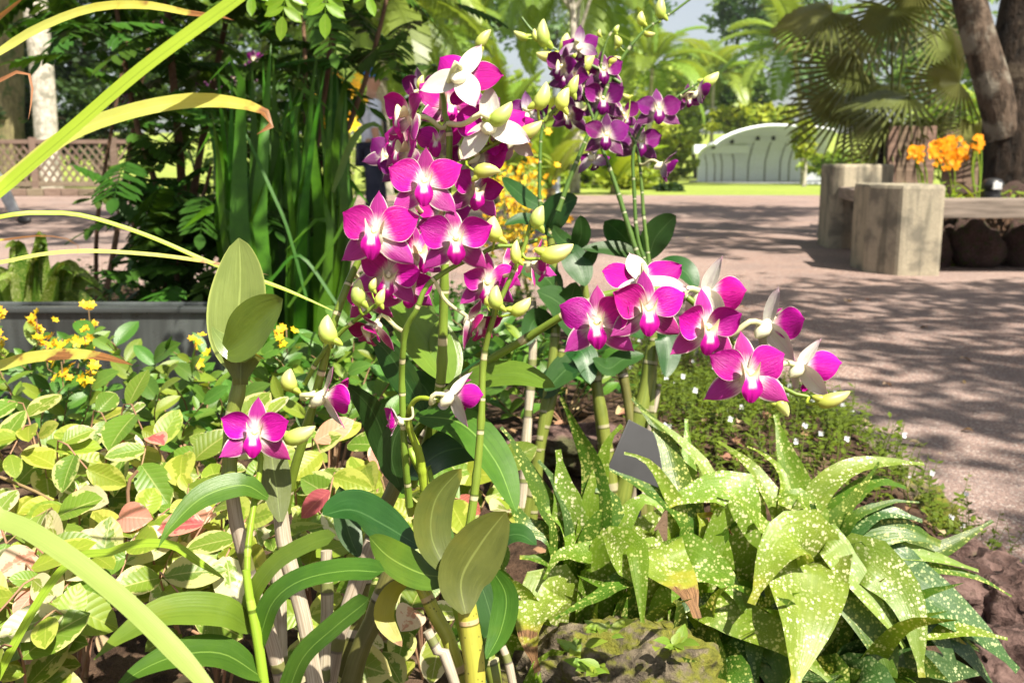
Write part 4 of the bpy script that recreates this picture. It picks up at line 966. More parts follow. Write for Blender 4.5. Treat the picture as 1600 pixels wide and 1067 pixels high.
# leafy spotted plant behind the trough (left edge)
def rosette(name, label, base, leaves, mat, cat='plant', group=None, prof='lance', fold=.16, wave=.03):
    t = empty(name, base, label, cat, group)
    for i, L in enumerate(leaves):
        P, wd, roll, mt = L
        mb = ribbon([base]+P, wd, prof, roll, fold, wave, 16, 4); link('leaf', mb.mesh('leaf', M[mt or mat]), t, world=True)
    return t
g = random.Random(21); b = at(60, 480, 3.6); b.z = .1; LV = []
for k in range(22):
    a = g.uniform(-1.5, 1.5); x = 50+a*62+g.uniform(-15, 15); y = 470-90*math.cos(a)+g.uniform(-25, 25)
    LV.append(([at(60+(x-60)*.4, 485, 3.6), at(60+(x-60)*.75, y+10, 3.55), at(x, y, 3.5), at(x+a*18, y+14*abs(a), 3.45)], g.uniform(.07, .11), g.uniform(-20, 60), g.choice(['dr_y', 'dr', 'dr_y', 'dr_p', 'dr_p'])))
rosette('spotted_plant', 'yellow-green spotted leafy plant behind the dark trough', b, LV, 'dr_y')
# fern-like low greens behind trough
def ground_fern(label, px, py, d, n, s_, seed):
    g = random.Random(seed); b = at(px, py, d); b.z = max(.02, bz(b.x, b.y)); t = empty('leafy_seedling', b, label, 'plant', 'low leafy plants behind the trough')
    for k in range(n):
        az = g.uniform(0, 6.28); link('pinnate_leaf', g.choice(PF), t, frame(Vector((0, 0, .02)), (math.cos(az), math.sin(az), g.uniform(.3, 1.5)), (0, -.4, 1), s_*g.uniform(.8, 1.2)))
        
for i, (px, py, d, n, s_) in enumerate(((260, 480, 3.0, 14, .8), (320, 470, 2.9, 12, .8), (215, 460, 3.4, 9, .6), (380, 500, 2.9, 12, 1.0), (450, 520, 2.9, 10, .9))):
    ground_fern(['bushy dark pinnate plant at the right end of the trough', 'dark pinnate plant under the brown shrub stems', 'low pinnate plant between trough and sunny path', 'dark pinnate plant in front of the sword leaves', 'small pinnate plant below the forked brown stems'][i], px, py, d, n, s_, 31+i)
# yellow flowering shrub before the path
b = at(805, 440, 5.6); b.z = 0
t = empty('yellow_flower_shrub', b, 'tall thin-stemmed shrub covered in small yellow flowers behind the orchids', 'shrub')
g = random.Random(41); FM = []
for k in range(3):
    mb = MB(); 
    for q in range(6):
        a = q*1.047+g.random()*.3; c = Vector((math.cos(a), math.sin(a), .3*g.random()))
        mb.face([Vector((0, 0, 0)), c*.5+Vector((-c.y, c.x, .2))*.3, c, c*.5-Vector((-c.y, c.x, .2))*.3], 0, [(0, 0)]*4)
    FM.append(mb.mesh('flower', M['yel']))
GLS = leaf_shape('shrub_leaf', M['ga_l'], 1, .4, 'oval', .1, .2, 4, 2)
ends = []
for k in range(15):
    x = g.uniform(772, 862); y = g.uniform(215, 300); d = 5.6+g.uniform(-.35, .35); S = catmull([b+Vector((g.uniform(-.1, .1), g.uniform(-.1, .1), 0)), at(805+(x-805)*.5+g.uniform(-10, 10), 360, d), at(x, y, d)], 8)
    mb = MB(); mb.tube([Vector(q)-b for q in S], [.006*(1-.09*i) for i in range(9)], 5); link('stem', mb.mesh('stem', M['cane_g']), t); ends.append(S)
for k in range(290):
    S = g.choice(ends); p = Vector(S[g.randint(4, 8)])+Vector((g.gauss(0, .075), g.gauss(0, .09), g.gauss(0, .075)))
    link('flower', g.choice(FM), t, frame(p-b, (g.gauss(0, 1), g.gauss(0, 1), g.gauss(0, 1)), (g.gauss(0, .5), -.7, .6), g.uniform(.016, .03)))
for k in range(160):
    S = g.choice(ends); p = Vector(S[g.randint(2, 8)])+Vector((g.gauss(0, .07), g.gauss(0, .08), g.gauss(0, .06)))
    link('leaf', GLS, t, frame(p-b, (g.gauss(0, 1), g.gauss(0, 1), g.gauss(0, .6)), (g.gauss(0, .5), -.4, 1), g.uniform(.04, .08)))
# yellow flower patch left of the person
b = at(545, 330, 8.0); b.z = 0; t = empty('yellow_croton', b, 'yellow-leaved shrub seen through the sword leaves', 'shrub'); 
for k in range(90):
    p = at(g.gauss(532, 11), g.gauss(165, 22), 8+g.uniform(-.2, .2)); link('leaf', FM[k % 3], t, frame(p-b, (g.gauss(0, 1), 0, g.gauss(0, 1)), (0, -1, .5), g.uniform(.04, .08)))
for k in range(4):
    mb = MB(); mb.tube([Vector((0, 0, 0)), at(535+6*k, 240, 8)-b, at(525+10*k, 150+8*k, 8)-b], .012, 5); link('stem', mb.mesh('stem', M['cane_g']), t)
# orange orchids on the tree bed
OF = []
for k in range(3):
    mb = MB()
    for q in range(5):
        a = q*1.2566+g.random()*.2; c = Vector((math.cos(a), math.sin(a), .1)); n_ = Vector((-c.y, c.x, 0))
        mb.face([Vector((0, 0, 0)), c*.35+n_*.3, c*.8+n_*.35, c*1.0, c*.8-n_*.35, c*.35-n_*.3], 0, [(0, 0)]*6)
    mb.tube([(0, 0, 0), (0, 0, .25)], [.14, .1], 6)
    OF.append(mb.mesh('flower', M['org'], False))
SWO = leaf_shape('strap', M['fr_y'], 1, .12, 'blade', .15, .5, 8, 2)
for i, (px, py, rx, ry, n, bx, by, lb) in enumerate(((1482, 238, 31, 27, 130, 1490, 300, 'large bright orange orchid cluster with strap leaves on the tree bed'), (1432, 240, 14, 13, 34, 1448, 300, 'small orange orchid cluster before the brown wooden panel'), (1528, 225, 9, 14, 30, 1530, 300, 'narrow orange orchid cluster beside the leaning tree trunk'))):
    b = at(bx, by, 8.0); b.z = .46; t = empty('orange_orchid', b, lb, 'orchid plant', 'orange orchids on the tree bed')
    for k in range(4):
        mb = MB(); e = at(px+g.uniform(-.6, .6)*rx, py+g.uniform(-.3, .6)*ry, 8.0)-b; mb.tube(catmull([Vector((0, 0, 0)), e*.5+Vector((g.uniform(-.05, .05), 0, .03)), e], 5), .007, 5); link('flower_stem', mb.mesh('flower_stem', M['fr_y']), t)
    for k in range(n):
        a = g.random()*6.28; r = math.sqrt(g.random()); p = at(px+rx*r*math.cos(a), py+ry*r*math.sin(a), 8.0+g.uniform(-.13, .1))
        link('flower', g.choice(OF), t, frame(p-b, (g.gauss(0, 1), 0, 1), (g.gauss(0, .4), -1, g.gauss(.2, .3)), g.uniform(.017, .027)))
    for k in range(16 if i == 0 else 10):
        az = g.uniform(0, 6.28); link('leaf', SWO, t, frame((0, 0, 0), (math.cos(az), math.sin(az), g.uniform(.3, 1.3)), (0, -.2, 1), g.uniform(.25, .42)))
for i, (px, py) in enumerate(((1440, 280), (1470, 288), (1535, 285), (1580, 290), (1595, 284), (1500, 415), (1485, 420), (1530, 418))):
    b = at(px, py, 7.8) if py < 400 else gnd(px, py-4); b.z = .46 if py < 400 else .0
    t = empty('leafy_seedling', b, ('pale leafy plant on the tree bed rim by the orange orchids' if py < 400 else 'small green plant in the gloom under the bench seat'), 'plant', 'plants on the tree bed rim' if py < 400 else 'plants under the bench seat')
    for k in range(26):
        az = g.uniform(0, 6.28); p = Vector((g.gauss(0, .07), g.gauss(0, .05), abs(g.gauss(.05, .05)))); link('leaf', GLS, t, frame(p, (math.cos(az), math.sin(az), .4), (0, -.4, 1), g.uniform(.04, .08)))
    mb = MB(); mb.tube([(0, 0, -.02), (0, 0, .12)], .006, 5); link('stem', mb.mesh('stem', M['twig']), t)
# ------------------------------------------------------------------ orchid flowers
def two_layer(name, P, U, V, m0, m1, th):
    mb = MB(); mb.quadgrid(P, U, V, 0)
    n = len(P); m = len(P[0]); Q = []
    for i in range(n):
        row = []
        for j in range(m):
            a = P[min(i+1, n-1)][j]-P[max(i-1, 0)][j]; b = P[i][min(j+1, m-1)]-P[i][max(j-1, 0)]
            nn = b.cross(a); nn = nn.normalized() if nn.length > 1e-9 else Vector((0, 0, 1))
            e = 0 if (j in (0, m-1) or i == n-1) else 1
            row.append(P[i][j]-nn*th*e)
        Q.append(row)
    mb.quadgrid(Q, U, V, 1)
    return mb.mesh(name, [m0, m1])
def petal_mesh(name, L, W, pf, cup, back, m0, m1, seg=12, cols=8, ripple=.02, seed=0):
    g = random.Random(seed); ph = g.random()*6; P = []
    for i in range(seg+1):
        u = i/seg; row = []
        for j in range(cols+1):
            v = -1+2*j/cols
            z = -back*L*u*u + cup*W*(v*v)*pf(u)*.5 + ripple*L*math.sin(6*u+ph+2*v)*abs(v) - .05*L*math.exp(-(v/.12)**2)*(1-u)*.5
            row.append(Vector((v*W*.5*pf(u), L*u*(1-.06*v*v), z)))
        P.append(row)
    return two_layer(name, P, [i/seg for i in range(seg+1)], [j/cols for j in range(cols+1)], m0, m1, .008*L)
pf_petal = lambda u: (.13+.87*math.sin(math.pi/2*u/.56)**1.15) if u < .56 else max(.12, (1-((u-.56)/.45)**1.9)**.72)
pf_sepal = lambda u: max(.3*(1-u), math.sin(math.pi*min(1, .12+.88*u))**.75) if u < .985 else .03
FP = {}
for k in 'mvr':
    FP[k] = dict(
      petal=[petal_mesh('petal', .475, .405, pf_petal, c, b_, M['petal_'+k], M['petal_'+k], seed=i, ripple=.05) for i, (c, b_) in enumerate(((.25, .12), (.12, .28), (.4, .02), (-.2, .3), (.3, -.12)))],
      sepal=[petal_mesh('sepal', .48, .245, pf_sepal, -.25, b_, M['sepal_'+k], M['back_'+k], seed=i+5) for i, b_ in enumerate((.12, .3, .02))])
    # lip: trough, then a flared mid-lobe that bends down
    P = []
    for i in range(15):
        u = i/14; row = []
        y = -.02-.30*max(0, u-.42)-.06*u; z = .015+.26*min(u, .5)+.05*math.sin(math.pi*u)-.02*max(0, u-.6)
        hw = (.075+.05*math.sin(math.pi*min(1, u/.5))) if u < .45 else .05+.085*math.sin(math.pi*min(1, (u-.4)/.62))
        for j in range(9):
            v = -1+2*j/8; lobe = .13*v*v*math.sin(math.pi*min(1, u/.52)) if u < .52 else 0
            row.append(Vector((v*hw, y+lobe*1.1-.02*(1-v*v)*(u > .5), z+lobe*.25+.015*math.sin(9*v+8*u)*(u > .55)-.1*max(0, u-.8))))
        P.append(row)
    FP[k]['lip'] = two_layer('lip', P, [i/14 for i in range(15)], [j/8 for j in range(9)], M['lip_'+k], M['lip_'+k], .004)
mb = MB()   # column + chin (spur) of the flower
mb.tube([(0, .0, -.03), (0, .01, .05), (0, .02, .12), (0, .015, .15)], [.04, .045, .042, .02], 8)
mb.tube([(0, .03, .02), (0, -.06, -.06), (0, -.13, -.12), (0, -.17, -.14)], [.07, .1, .06, .015], 10)
COLM = mb.mesh('flower_column', M['column'])
def orient(cx, cy, d, yaw, pitch, roll):
    a, e = R(yaw), R(pitch)
    f = Vector((math.sin(a)*math.cos(e), -math.cos(a)*math.cos(e), math.sin(e)))
    up = Vector((0, 0, 1)); up = (up-f*up.dot(f)).normalized(); r = up.cross(f)
    q = R(roll); y = math.cos(q)*up+math.sin(q)*r; x = y.cross(f)
    return Matrix.Translation(at(cx, cy, d)) @ Matrix((x, y, f)).transposed().to_4x4(), f
NF = [0]
def flower(plant, cx, cy, span, d=.8, yaw=0, pitch=10, roll=0, cup=0, pal='m', spike=None, sepals=1.0):
    """span in photo pixels across the petals"""
    NF[0] += 1; g = random.Random(NF[0]*17); s = 1.16*span*d/F
    Mx, f = orient(cx, cy, d, yaw, pitch, roll)
    off = plant.location
    o = link('flower', COLM, plant, Matrix.Translation(-off) @ Mx @ Matrix.Diagonal((s, s, s, 1)))
    def put(nm, me, ang, tilt, sc_=(1, 1), z=0):
        link(nm, me, o, Matrix.Translation((0, 0, z)) @ Matrix.Rotation(R(ang), 4, 'Z') @ Matrix.Rotation(R(tilt), 4, 'X') @ Matrix.Diagonal((sc_[0], sc_[1], 1, 1)))
    j = lambda a: g.uniform(-a, a)*1.5
    pm, sm = FP[pal]['petal'], FP[pal]['sepal']
    put('petal', g.choice(pm), -66+j(5), cup+8+j(8), (1+j(.08), 1+j(.05)), .012); put('petal', g.choice(pm), 66+j(5), cup+8+j(8), (1+j(.08), 1+j(.05)), .012)
    put('sepal', g.choice(sm), j(6), cup*.8+j(8), (1, .98*sepals), -.01)
    put('sepal', g.choice(sm), -129+j(5), cup*.7+j(8)+4, (1.2, 1.14*sepals), -.012); put('sepal', g.choice(sm), 129+j(5), cup*.7+j(8)+4, (1.2, 1.14*sepals), -.012)
    put('lip', FP[pal]['lip'], 0, j(5), (.86, 1.18), .02)
    if spike is not None:
        p0 = at(cx, cy, d)-f*.06*s
        q = min(spike, key=lambda w_: (w_-(p0-f*.3*s)).length)
        md = (p0-f*.35*s+q)/2+Vector((0, 0, -.1*s))
        mb = MB(); mb.tube(catmull([p0-off, p0-f*.22*s-off, md-off, q-off], 8), [s*.035]*9, 6); link('flower_stalk', mb.mesh('flower_stalk', M['pedicel']), plant)
    return o
# bud: along +Y, chin at the base
mb = MB(); prof_ = [(0, .06), (.06, .2), (.2, .3), (.4, .32), (.6, .27), (.8, .18), (.93, .09), (1, .015)]
mb.tube([(0, y, .12*math.sin(2.4*y)-.05) for y, r in prof_], [r*.78 for y, r in prof_], 12)
mb.tube([(0, .28, .02), (0, .1, -.18), (0, -.02, -.3), (0, -.06, -.33)], [.13, .13, .07, .02], 9)
v_ = np.array([tuple(p) for p in mb.v]); L_ = np.clip(v_[:, 1], 0, 1); mb.uv = [(float(L_[i]), .5) for f_ in mb.f for i in f_]
BUD = mb.mesh('bud', M['bud'])
def bud(plant, b0, tip, d=.8, fat=1.0, flip=1, spike=None, dd=0.0):
    p, q = at(*b0, d), at(*tip, d+dd); L = (q-p).length; off = plant.location
    nrm = (q-p).cross(FWD)*flip
    Mx = frame(p-off, q-p, nrm, L); link('bud', BUD, plant, Mx @ Matrix.Diagonal((fat, 1, fat, 1)))
    if spike is not None:
        w_ = min(spike, key=lambda x: (x-p).length); mb = MB(); mb.tube(catmull([p+(q-p)*.05-off, (p+w_)/2-(q-p)*.2-off, w_-off], 6), [L*.05]*7, 6); link('flower_stalk', mb.mesh('flower_stalk', M['shoot']), plant)
def spike(plant, pts, r0, r1, mat='stem', n=40):
    P = [at(*p) for p in pts]; S = [Vector(q) for q in catmull(P, n)]; off = plant.location
    mb = MB(); mb.tube([q-off for q in S], [(r0+(r1-r0)*i/n)*(1.0+.18*(i % 7 == 0)) for i in range(n+1)], 8); link('flower_stem', mb.mesh('flower_stem', M[mat]), plant); return S
def cane(plant, pts, w0, w1, mat, d, ground=True, n=22, d2=None):
    d2 = d2 or d; m = len(pts); P = [at(x, y, d+(d2-d)*i/(m-1)) for i, (x, y) in enumerate(pts)]
    if ground:
        e = P[-1]; b = plant.location; pv = P[-2]; k_ = min(.7*(e.z-.1)/max(.004, pv.z-e.z), .1/max(.001, math.hypot(e.x-pv.x, e.y-pv.y))); g_ = Vector((e.x+(e.x-pv.x)*k_, e.y+(e.y-pv.y)*k_, 0)); z = bz(g_.x, g_.y)-.03; P.append(Vector((g_.x, g_.y, z)))
    S = [Vector(q)-plant.location for q in catmull(P, n)]
    mb = MB(); mb.tube(S, [wpx(w0+(w1-w0)*min(1, i/(n*.7)), d)*.5*(1+.13*math.exp(-((i % 5)-2)**2)) for i in range(n+1)], 10); return link('cane', mb.mesh('cane', M[mat]), plant)
def oleaf(plant, pts, w, mat='ol', d=.8, d2=None, roll=35, prof='oval', fold=.14, wave=.0, twist=0, seg=18, name='leaf'):
    d2 = d2 if d2 is not None else d; m = len(pts)
    P = [at(x, y, d+(d2-d)*i/(m-1)) for i, (x, y) in enumerate(pts)]
    wm = wpx(w, (d+d2)/2)/max(.45, math.cos(R(min(abs(roll), 60))))
    mb = ribbon(P, wm, prof, roll, fold, wave, seg, 6, twist=twist); return link(name, mb.mesh('leaf', M[mat]), plant, world=True)

# ------------------------------------------------------------------ front orchid, left plant
b = gnd(455, 1330, .09); b = Vector((at(455, 1067, .86).x, at(455, 1067, .86).y, .09))
A = empty('orchid_plant', b, 'orchid with one pink flower and a tall glossy oval leaf, pale papery canes', 'orchid plant')
cane(A, [(378, 560), (372, 610), (362, 660), (358, 745)], 22, 24, 'cane_g', .8, False)
cane(A, [(358, 735), (372, 830), (400, 930), (440, 1067)], 21, 24, 'cane_w', .8, True, d2=.84)
cane(A, [(438, 800), (446, 860), (465, 930), (492, 1067)], 24, 26, 'cane_w', .83)
cane(A, [(432, 880), (437, 960), (440, 1067)], 20, 26, 'cane_w', .88)
cane(A, [(510, 860), (511, 960), (506, 1067)], 18, 20, 'cane_w', .9)
cane(A, [(384, 890), (394, 960), (412, 1067)], 12, 30, 'shoot', .76)
oleaf(A, [(374, 585), (369, 520), (374, 440), (375, 374)], 88, 'ol_top', .8, .84, -25, fold=.2)
oleaf(A, [(352, 552), (372, 535), (405, 500), (446, 468)], 70, 'ol_b', .785, .75, 30, fold=.3)
oleaf(A, [(400, 548), (360, 542), (340, 525), (331, 510)], 42, 'ol_top', .785, .78, 20, fold=.05, prof='blade')
oleaf(A, [(376, 600), (376, 575), (378, 553), (380, 545)], 76, 'ol_o', .795, .79, 0, prof=lambda u: .3+.75*max(0, u-.2)**.8, fold=.5)
oleaf(A, [(418, 778), (380, 757), (318, 775), (270, 820), (248, 856)], 40, 'ol', .8, .74, 30, 'lance')
oleaf(A, [(438, 815), (432, 760), (425, 710), (428, 660)], 48, 'ol_o', .82, .84, 10)
oleaf(A, [(395, 985), (350, 955), (260, 955), (190, 995), (147, 1032)], 52, 'ol_b', .77, .68, 38, 'lance')
oleaf(A, [(412, 1060), (350, 1020), (280, 1022), (215, 1050), (170, 1090)], 50, 'ol', .76, .68, 40, 'lance')
oleaf(A, [(388, 985), (395, 930), (430, 880), (480, 850), (526, 836)], 26, 'ol_b', .77, .74, 30, 'strap', .25)
oleaf(A, [(404, 1000), (425, 940), (470, 905), (540, 890), (602, 893)], 34, 'ol', .76, .72, 35, 'strap', .25)
oleaf(A, [(440, 1110), (470, 1030), (520, 980), (578, 934)], 32, 'ol', .75, .72, 35, 'strap', .25)
S5 = spike(A, [(386, 900, .77), (388, 850, .78), (398, 780, .8), (407, 725, .81), (404, 690, .815)], .0028, .0022, 'shoot')
flower(A, 400, 676, 106, .79, 6, 12, 4, 0, 'm', S5)
# lower spike with side flower and buds
# ------------------------------------------------------------------ front orchid, main plant
b = Vector((at(640, 1067, .9).x, at(640, 1067, .9).y, .09))
B = empty('orchid_plant', b, 'large orchid with many bright magenta and white flowers on arching stems', 'orchid plant')
S4 = spike(B, [(445, 800, .86), (458, 740, .85), (476, 680, .84), (500, 590, .83), (523, 500, .82), (558, 412, .83), (600, 352, .83), (640, 304, .83), (715, 258, .83), (753, 235, .83), (808, 207, .83), (851, 189, .83), (893, 140, .83)], .0042, .0018)
S4b = spike(B, [(476, 600, .83), (500, 558, .82), (535, 517, .81), (573, 487, .80), (597, 470, .80)], .0022, .0015)
S2 = spike(B, [(640, 790, .86), (632, 700, .84), (628, 600, .83), (629, 560, .82), (634, 515, .81), (652, 482, .8), (667, 447, .8), (705, 419, .8), (753, 396, .8), (776, 385, .8), (806, 384, .8), (840, 375, .8)], .0032, .0016)
S1 = spike(B, [(733, 830, .8), (745, 740, .8), (752, 650, .8), (756, 558, .8), (773, 490, .79), (788, 455, .79), (804, 421, .79), (819, 386, .79), (830, 345, .79)], .0036, .0016)
S3 = spike(B, [(640, 760, .92), (672, 680, .9), (688, 600, .88), (692, 520, .87), (695, 411, .86), (699, 320, .86), (702, 212, .85), (695, 182, .85), (692, 146, .85), (675, 138, .85)], .0055, .0022)
S7 = spike(B, [(640, 690, .9), (690, 620, .88), (745, 575, .86), (820, 530, .84), (890, 487, .82), (950, 460, .82), (1010, 452, .82), (1070, 462, .82), (1120, 510, .82), (1165, 552, .82), (1215, 600, .82), (1250, 618, .82), (1285, 620, .82)], .0042, .0017)
S8 = spike(B, [(665, 770, .85), (655, 710, .84), (640, 670, .83), (640, 640, .82), (655, 622, .81), (690, 627, .8)], .0045, .0014, 'shoot')
FB = [ # cx, cy, span, d, yaw, pitch, roll, cup, pal, spike
 (722, 118, 116, .82, 170, -28, -22, 5, 'm', S3), (642, 180, 96, .83, -58, 8, 8, 14, 'm', S3), (765, 196, 116, .82, 165, -28, 12, 8, 'm', S3),
 (664, 288, 108, .79, 2, 12, 0, 0, 'm', S4), (589, 364, 122, .785, -6, 8, 4, 0, 'm', S4), (712, 374, 106, .785, 5, 8, 0, 0, 'm', S2),
 (606, 428, 100, .815, 8, -12, 14, 8, 'm', S4), (760, 440, 88, .805, 10, -6, 6, 10, 'm', S2), (584, 510, 80, .82, -35, -38, 10, 28, 'r', S2),
 (738, 500, 84, .80, 48, -22, -8, 32, 'r', S2), (834, 412, 74, .80, 68, 0, 0, 38, 'm', S1), (748, 240, 104, .84, 128, -16, -12, 8, 'm', S4),
 (742, 296, 88, .85, 20, -6, 10, 18, 'm', S4), (640, 236, 92, .85, -52, 8, 6, 16, 'm', S3), (650, 395, 90, .86, 35, 10, -8, 10, 'm', S4), (690, 225, 80, .87, -20, 20, 0, 6, 'm', S3),
 (700, 165, 92, .88, 20, 10, 15, 12, 'm', S3), (628, 222, 84, .87, -40, 20, 0, 10, 'm', S3), (738, 262, 84, .88, 25, 0, 10, 6, 'm', S4), (575, 468, 78, .85, -20, -20, 0, 14, 'm', S4), (636, 448, 84, .85, 20, -10, 0, 8, 'm', S4), (690, 335, 84, .87, 30, 5, 10, 8, 'm', S4), (800, 215, 80, .86, 140, 5, 10, 14, 'm', S4), (790, 420, 72, .83, 60, 0, 10, 26, 'm', S1),
 (934, 504, 112, .79, -10, 6, -6, 2, 'm', S7), (1010, 484, 116, .785, 2, 8, 0, 0, 'm', S7), (1004, 440, 118, .83, 175, -50, 10, 10, 'm', S7), (1102, 512, 112, .785, 8, 6, 4, 2, 'm', S7),
 (1104, 458, 118, .83, 120, -14, 0, 22, 'm', S7), (1168, 584, 122, .785, 0, 8, 0, 0, 'm', S7), (1200, 508, 114, .82, 116, -12, 0, 26, 'm', S7), (1252, 572, 102, .82, 112, -12, 0, 30, 'm', S7),
 (505, 618, 100, .82, 105, -5, -20, 40, 'm', S4), (706, 618, 92, .80, 116, -10, -6, 34, 'm', S8), (622, 655, 54, .80, -70, 5, 10, 44, 'm', S8),
]
for cx, cyv, sp_, d, yw, pt, rl, cp_, pal, spk in FB: flower(B, cx, cyv, sp_, d, yw, pt, rl, cp_, pal, spk)
for b0, tp, d, fat, fl, spk in [((772, 378), (774, 338), .79, 1.5, 1, S2), ((836, 357), (850, 322), .785, 1.25, 1, S1), ((806, 412), (809, 375), .78, .95, 1, S1), ((846, 405), (895, 380), .785, 1.05, -1, S1), ((775, 484), (778, 446), .78, 1.25, 1, S1), ((800, 492), (828, 464), .785, 1.1, -1, S1),
      ((515, 538), (514, 492), .80, 1.3, 1, S4b), ((560, 478), (564, 436), .795, 1.1, 1, S4b), ((590, 478), (602, 452), .79, 1.1, 1, S4b), ((580, 455), (588, 435), .8, 1.2, 1, S4b), ((840, 172), (852, 128), .82, 1.05, -1, S4), ((874, 172), (890, 138), .82, 1.2, 1, S4), ((810, 215), (846, 188), .82, 1.0, -1, S4), ((740, 268), (782, 270), .815, 1.15, 1, S4), ((768, 196), (798, 158), .81, 1.1, -1, S4), ((890, 150), (905, 118), .825, 1.0, 1, S4),
      ((1278, 632), (1328, 610), .8, .85, -1, S7), ((1214, 624), (1230, 652), .79, 1.2, 1, S7), ((452, 612), (456, 576), .82, 1.5, 1, S4), ((445, 690), (492, 664), .8, 1.0, -1, S4), ((760, 478), (768, 455), .8, 1.0, 1, S1)]:
    bud(B, b0, tp, d, fat, fl, spk)
for p, w0, w1, mt, d in [([(582, 845), (548, 940), (512, 1067)], 24, 28, 'cane_w', .95), ([(616, 880), (580, 980), (548, 1067)], 28, 34, 'cane_o', .9), ([(695, 630), (640, 710), (600, 800), (575, 870)], 22, 30, 'cane_o', .97),
      ([(728, 940), (738, 1010), (744, 1080)], 30, 34, 'cane_y', .8), ([(648, 895), (680, 960), (722, 1067)], 20, 28, 'cane_y', .82), ([(668, 985), (688, 1025), (712, 1072)], 16, 18, 'cane_w', .8), ([(785, 1010), (790, 1030), (802, 1072)], 12, 16, 'cane_w', .82), ([(755, 1000), (766, 1040), (775, 1080)], 22, 24, 'cane_g', .84), ([(640, 700), (660, 740), (680, 790)], 14, 16, 'shoot', .86)]:
    cane(B, p, w0, w1, mt, d)
for P_, w_, mt, d, d2, rl, kw in [
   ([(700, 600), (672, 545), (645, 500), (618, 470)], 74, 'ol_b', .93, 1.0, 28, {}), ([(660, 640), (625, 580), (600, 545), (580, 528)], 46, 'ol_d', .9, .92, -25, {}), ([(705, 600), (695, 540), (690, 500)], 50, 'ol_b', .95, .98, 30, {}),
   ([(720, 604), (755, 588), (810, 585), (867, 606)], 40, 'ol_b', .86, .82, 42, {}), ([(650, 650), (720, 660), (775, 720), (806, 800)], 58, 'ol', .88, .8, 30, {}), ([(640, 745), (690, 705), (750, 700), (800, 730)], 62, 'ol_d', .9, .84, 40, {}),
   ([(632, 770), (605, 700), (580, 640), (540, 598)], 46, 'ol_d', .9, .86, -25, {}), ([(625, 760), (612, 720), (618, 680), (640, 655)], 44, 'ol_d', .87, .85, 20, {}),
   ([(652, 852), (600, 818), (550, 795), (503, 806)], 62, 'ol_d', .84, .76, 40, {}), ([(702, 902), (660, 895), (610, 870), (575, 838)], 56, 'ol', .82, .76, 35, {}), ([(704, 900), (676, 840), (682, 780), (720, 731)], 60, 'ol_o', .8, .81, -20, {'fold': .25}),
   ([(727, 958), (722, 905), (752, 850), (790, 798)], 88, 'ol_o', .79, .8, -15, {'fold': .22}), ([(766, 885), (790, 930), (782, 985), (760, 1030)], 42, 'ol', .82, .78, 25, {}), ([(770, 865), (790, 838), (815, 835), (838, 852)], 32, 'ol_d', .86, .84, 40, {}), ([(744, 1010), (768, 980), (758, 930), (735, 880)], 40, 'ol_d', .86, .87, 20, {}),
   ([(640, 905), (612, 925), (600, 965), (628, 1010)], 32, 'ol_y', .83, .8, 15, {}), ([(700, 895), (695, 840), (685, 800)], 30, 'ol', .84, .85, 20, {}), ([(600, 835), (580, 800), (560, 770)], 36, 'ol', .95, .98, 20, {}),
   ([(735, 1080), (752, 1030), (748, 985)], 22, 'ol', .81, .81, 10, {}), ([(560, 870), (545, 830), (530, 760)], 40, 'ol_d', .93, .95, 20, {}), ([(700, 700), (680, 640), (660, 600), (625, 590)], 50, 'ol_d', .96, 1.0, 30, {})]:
    oleaf(B, P_, w_, mt, d, d2, rl, **kw)

# ------------------------------------------------------------------ violet orchids behind
b = Vector((at(930, 690, 1.75).x, at(930, 690, 1.75).y, 0)); b.z = bz(b.x, b.y)
C_ = empty('orchid_plant', b, 'violet-flowered orchid with dark green leaves standing behind the magenta one', 'orchid plant')
D1 = 1.66
sp = lambda pts, r=.0036, r1=.002: spike(C_, [(x, y, D1) for x, y in pts], r, r1, 'stem_dk')
T1 = sp([(1006, 420), (990, 380), (962, 290), (938, 225), (925, 180), (905, 130), (895, 100)], .005); T2 = sp([(1012, 420), (996, 370), (991, 300), (990, 235), (1010, 190), (1040, 165), (1075, 140), (1100, 125)])
T3 = sp([(1014, 410), (1006, 340), (997, 240), (975, 195)]); T4 = sp([(872, 330), (890, 280), (915, 220), (940, 160), (960, 110), (1003, 52), (1050, 20), (1080, -2)], .0042); T5 = sp([(846, 340), (843, 300), (845, 220), (850, 180), (838, 165)])
T6 = sp([(970, 130), (935, 108), (905, 94), (865, 76), (835, 52), (815, 28)], .003); T7 = sp([(938, 110), (942, 85), (950, 60), (962, 42)], .002)
for v in [(893, 122, 66, -25, 20, 30, 8, T6), (941, 156, 68, 4, 10, 4, 0, T4), (1028, 172, 66, 0, 6, 0, 0, T2), (1073, 153, 40, 20, -10, -10, 30, T2), (947, 212, 66, -4, 4, 2, 0, T1), (998, 222, 68, 6, 4, 2, 0, T3), (905, 72, 60, 165, -25, 0, 6, T6), (944, 112, 62, -10, 10, -8, 6, T4), (893, 178, 60, -30, -20, 10, 22, T1), (1035, 258, 56, 80, -25, 10, 32, T3), (926, 246, 56, 150, -40, 12, 26, T1), (882, 105, 60, -40, 0, 20, 16, T6), (970, 180, 58, 30, 0, -10, 10, T3), (825, 178, 64, 160, -20, 6, 8, T5), (1090, 145, 44, 100, 0, 0, 30, T2), (922, 140, 60, -25, 10, 10, 10, T4)]:
    cx, cyv, s_, yw, pt, rl, cp_, spk = v; flower(C_, cx, cyv, s_, D1+random.uniform(-.05, .04), yw, pt, rl, cp_, 'v', spk)
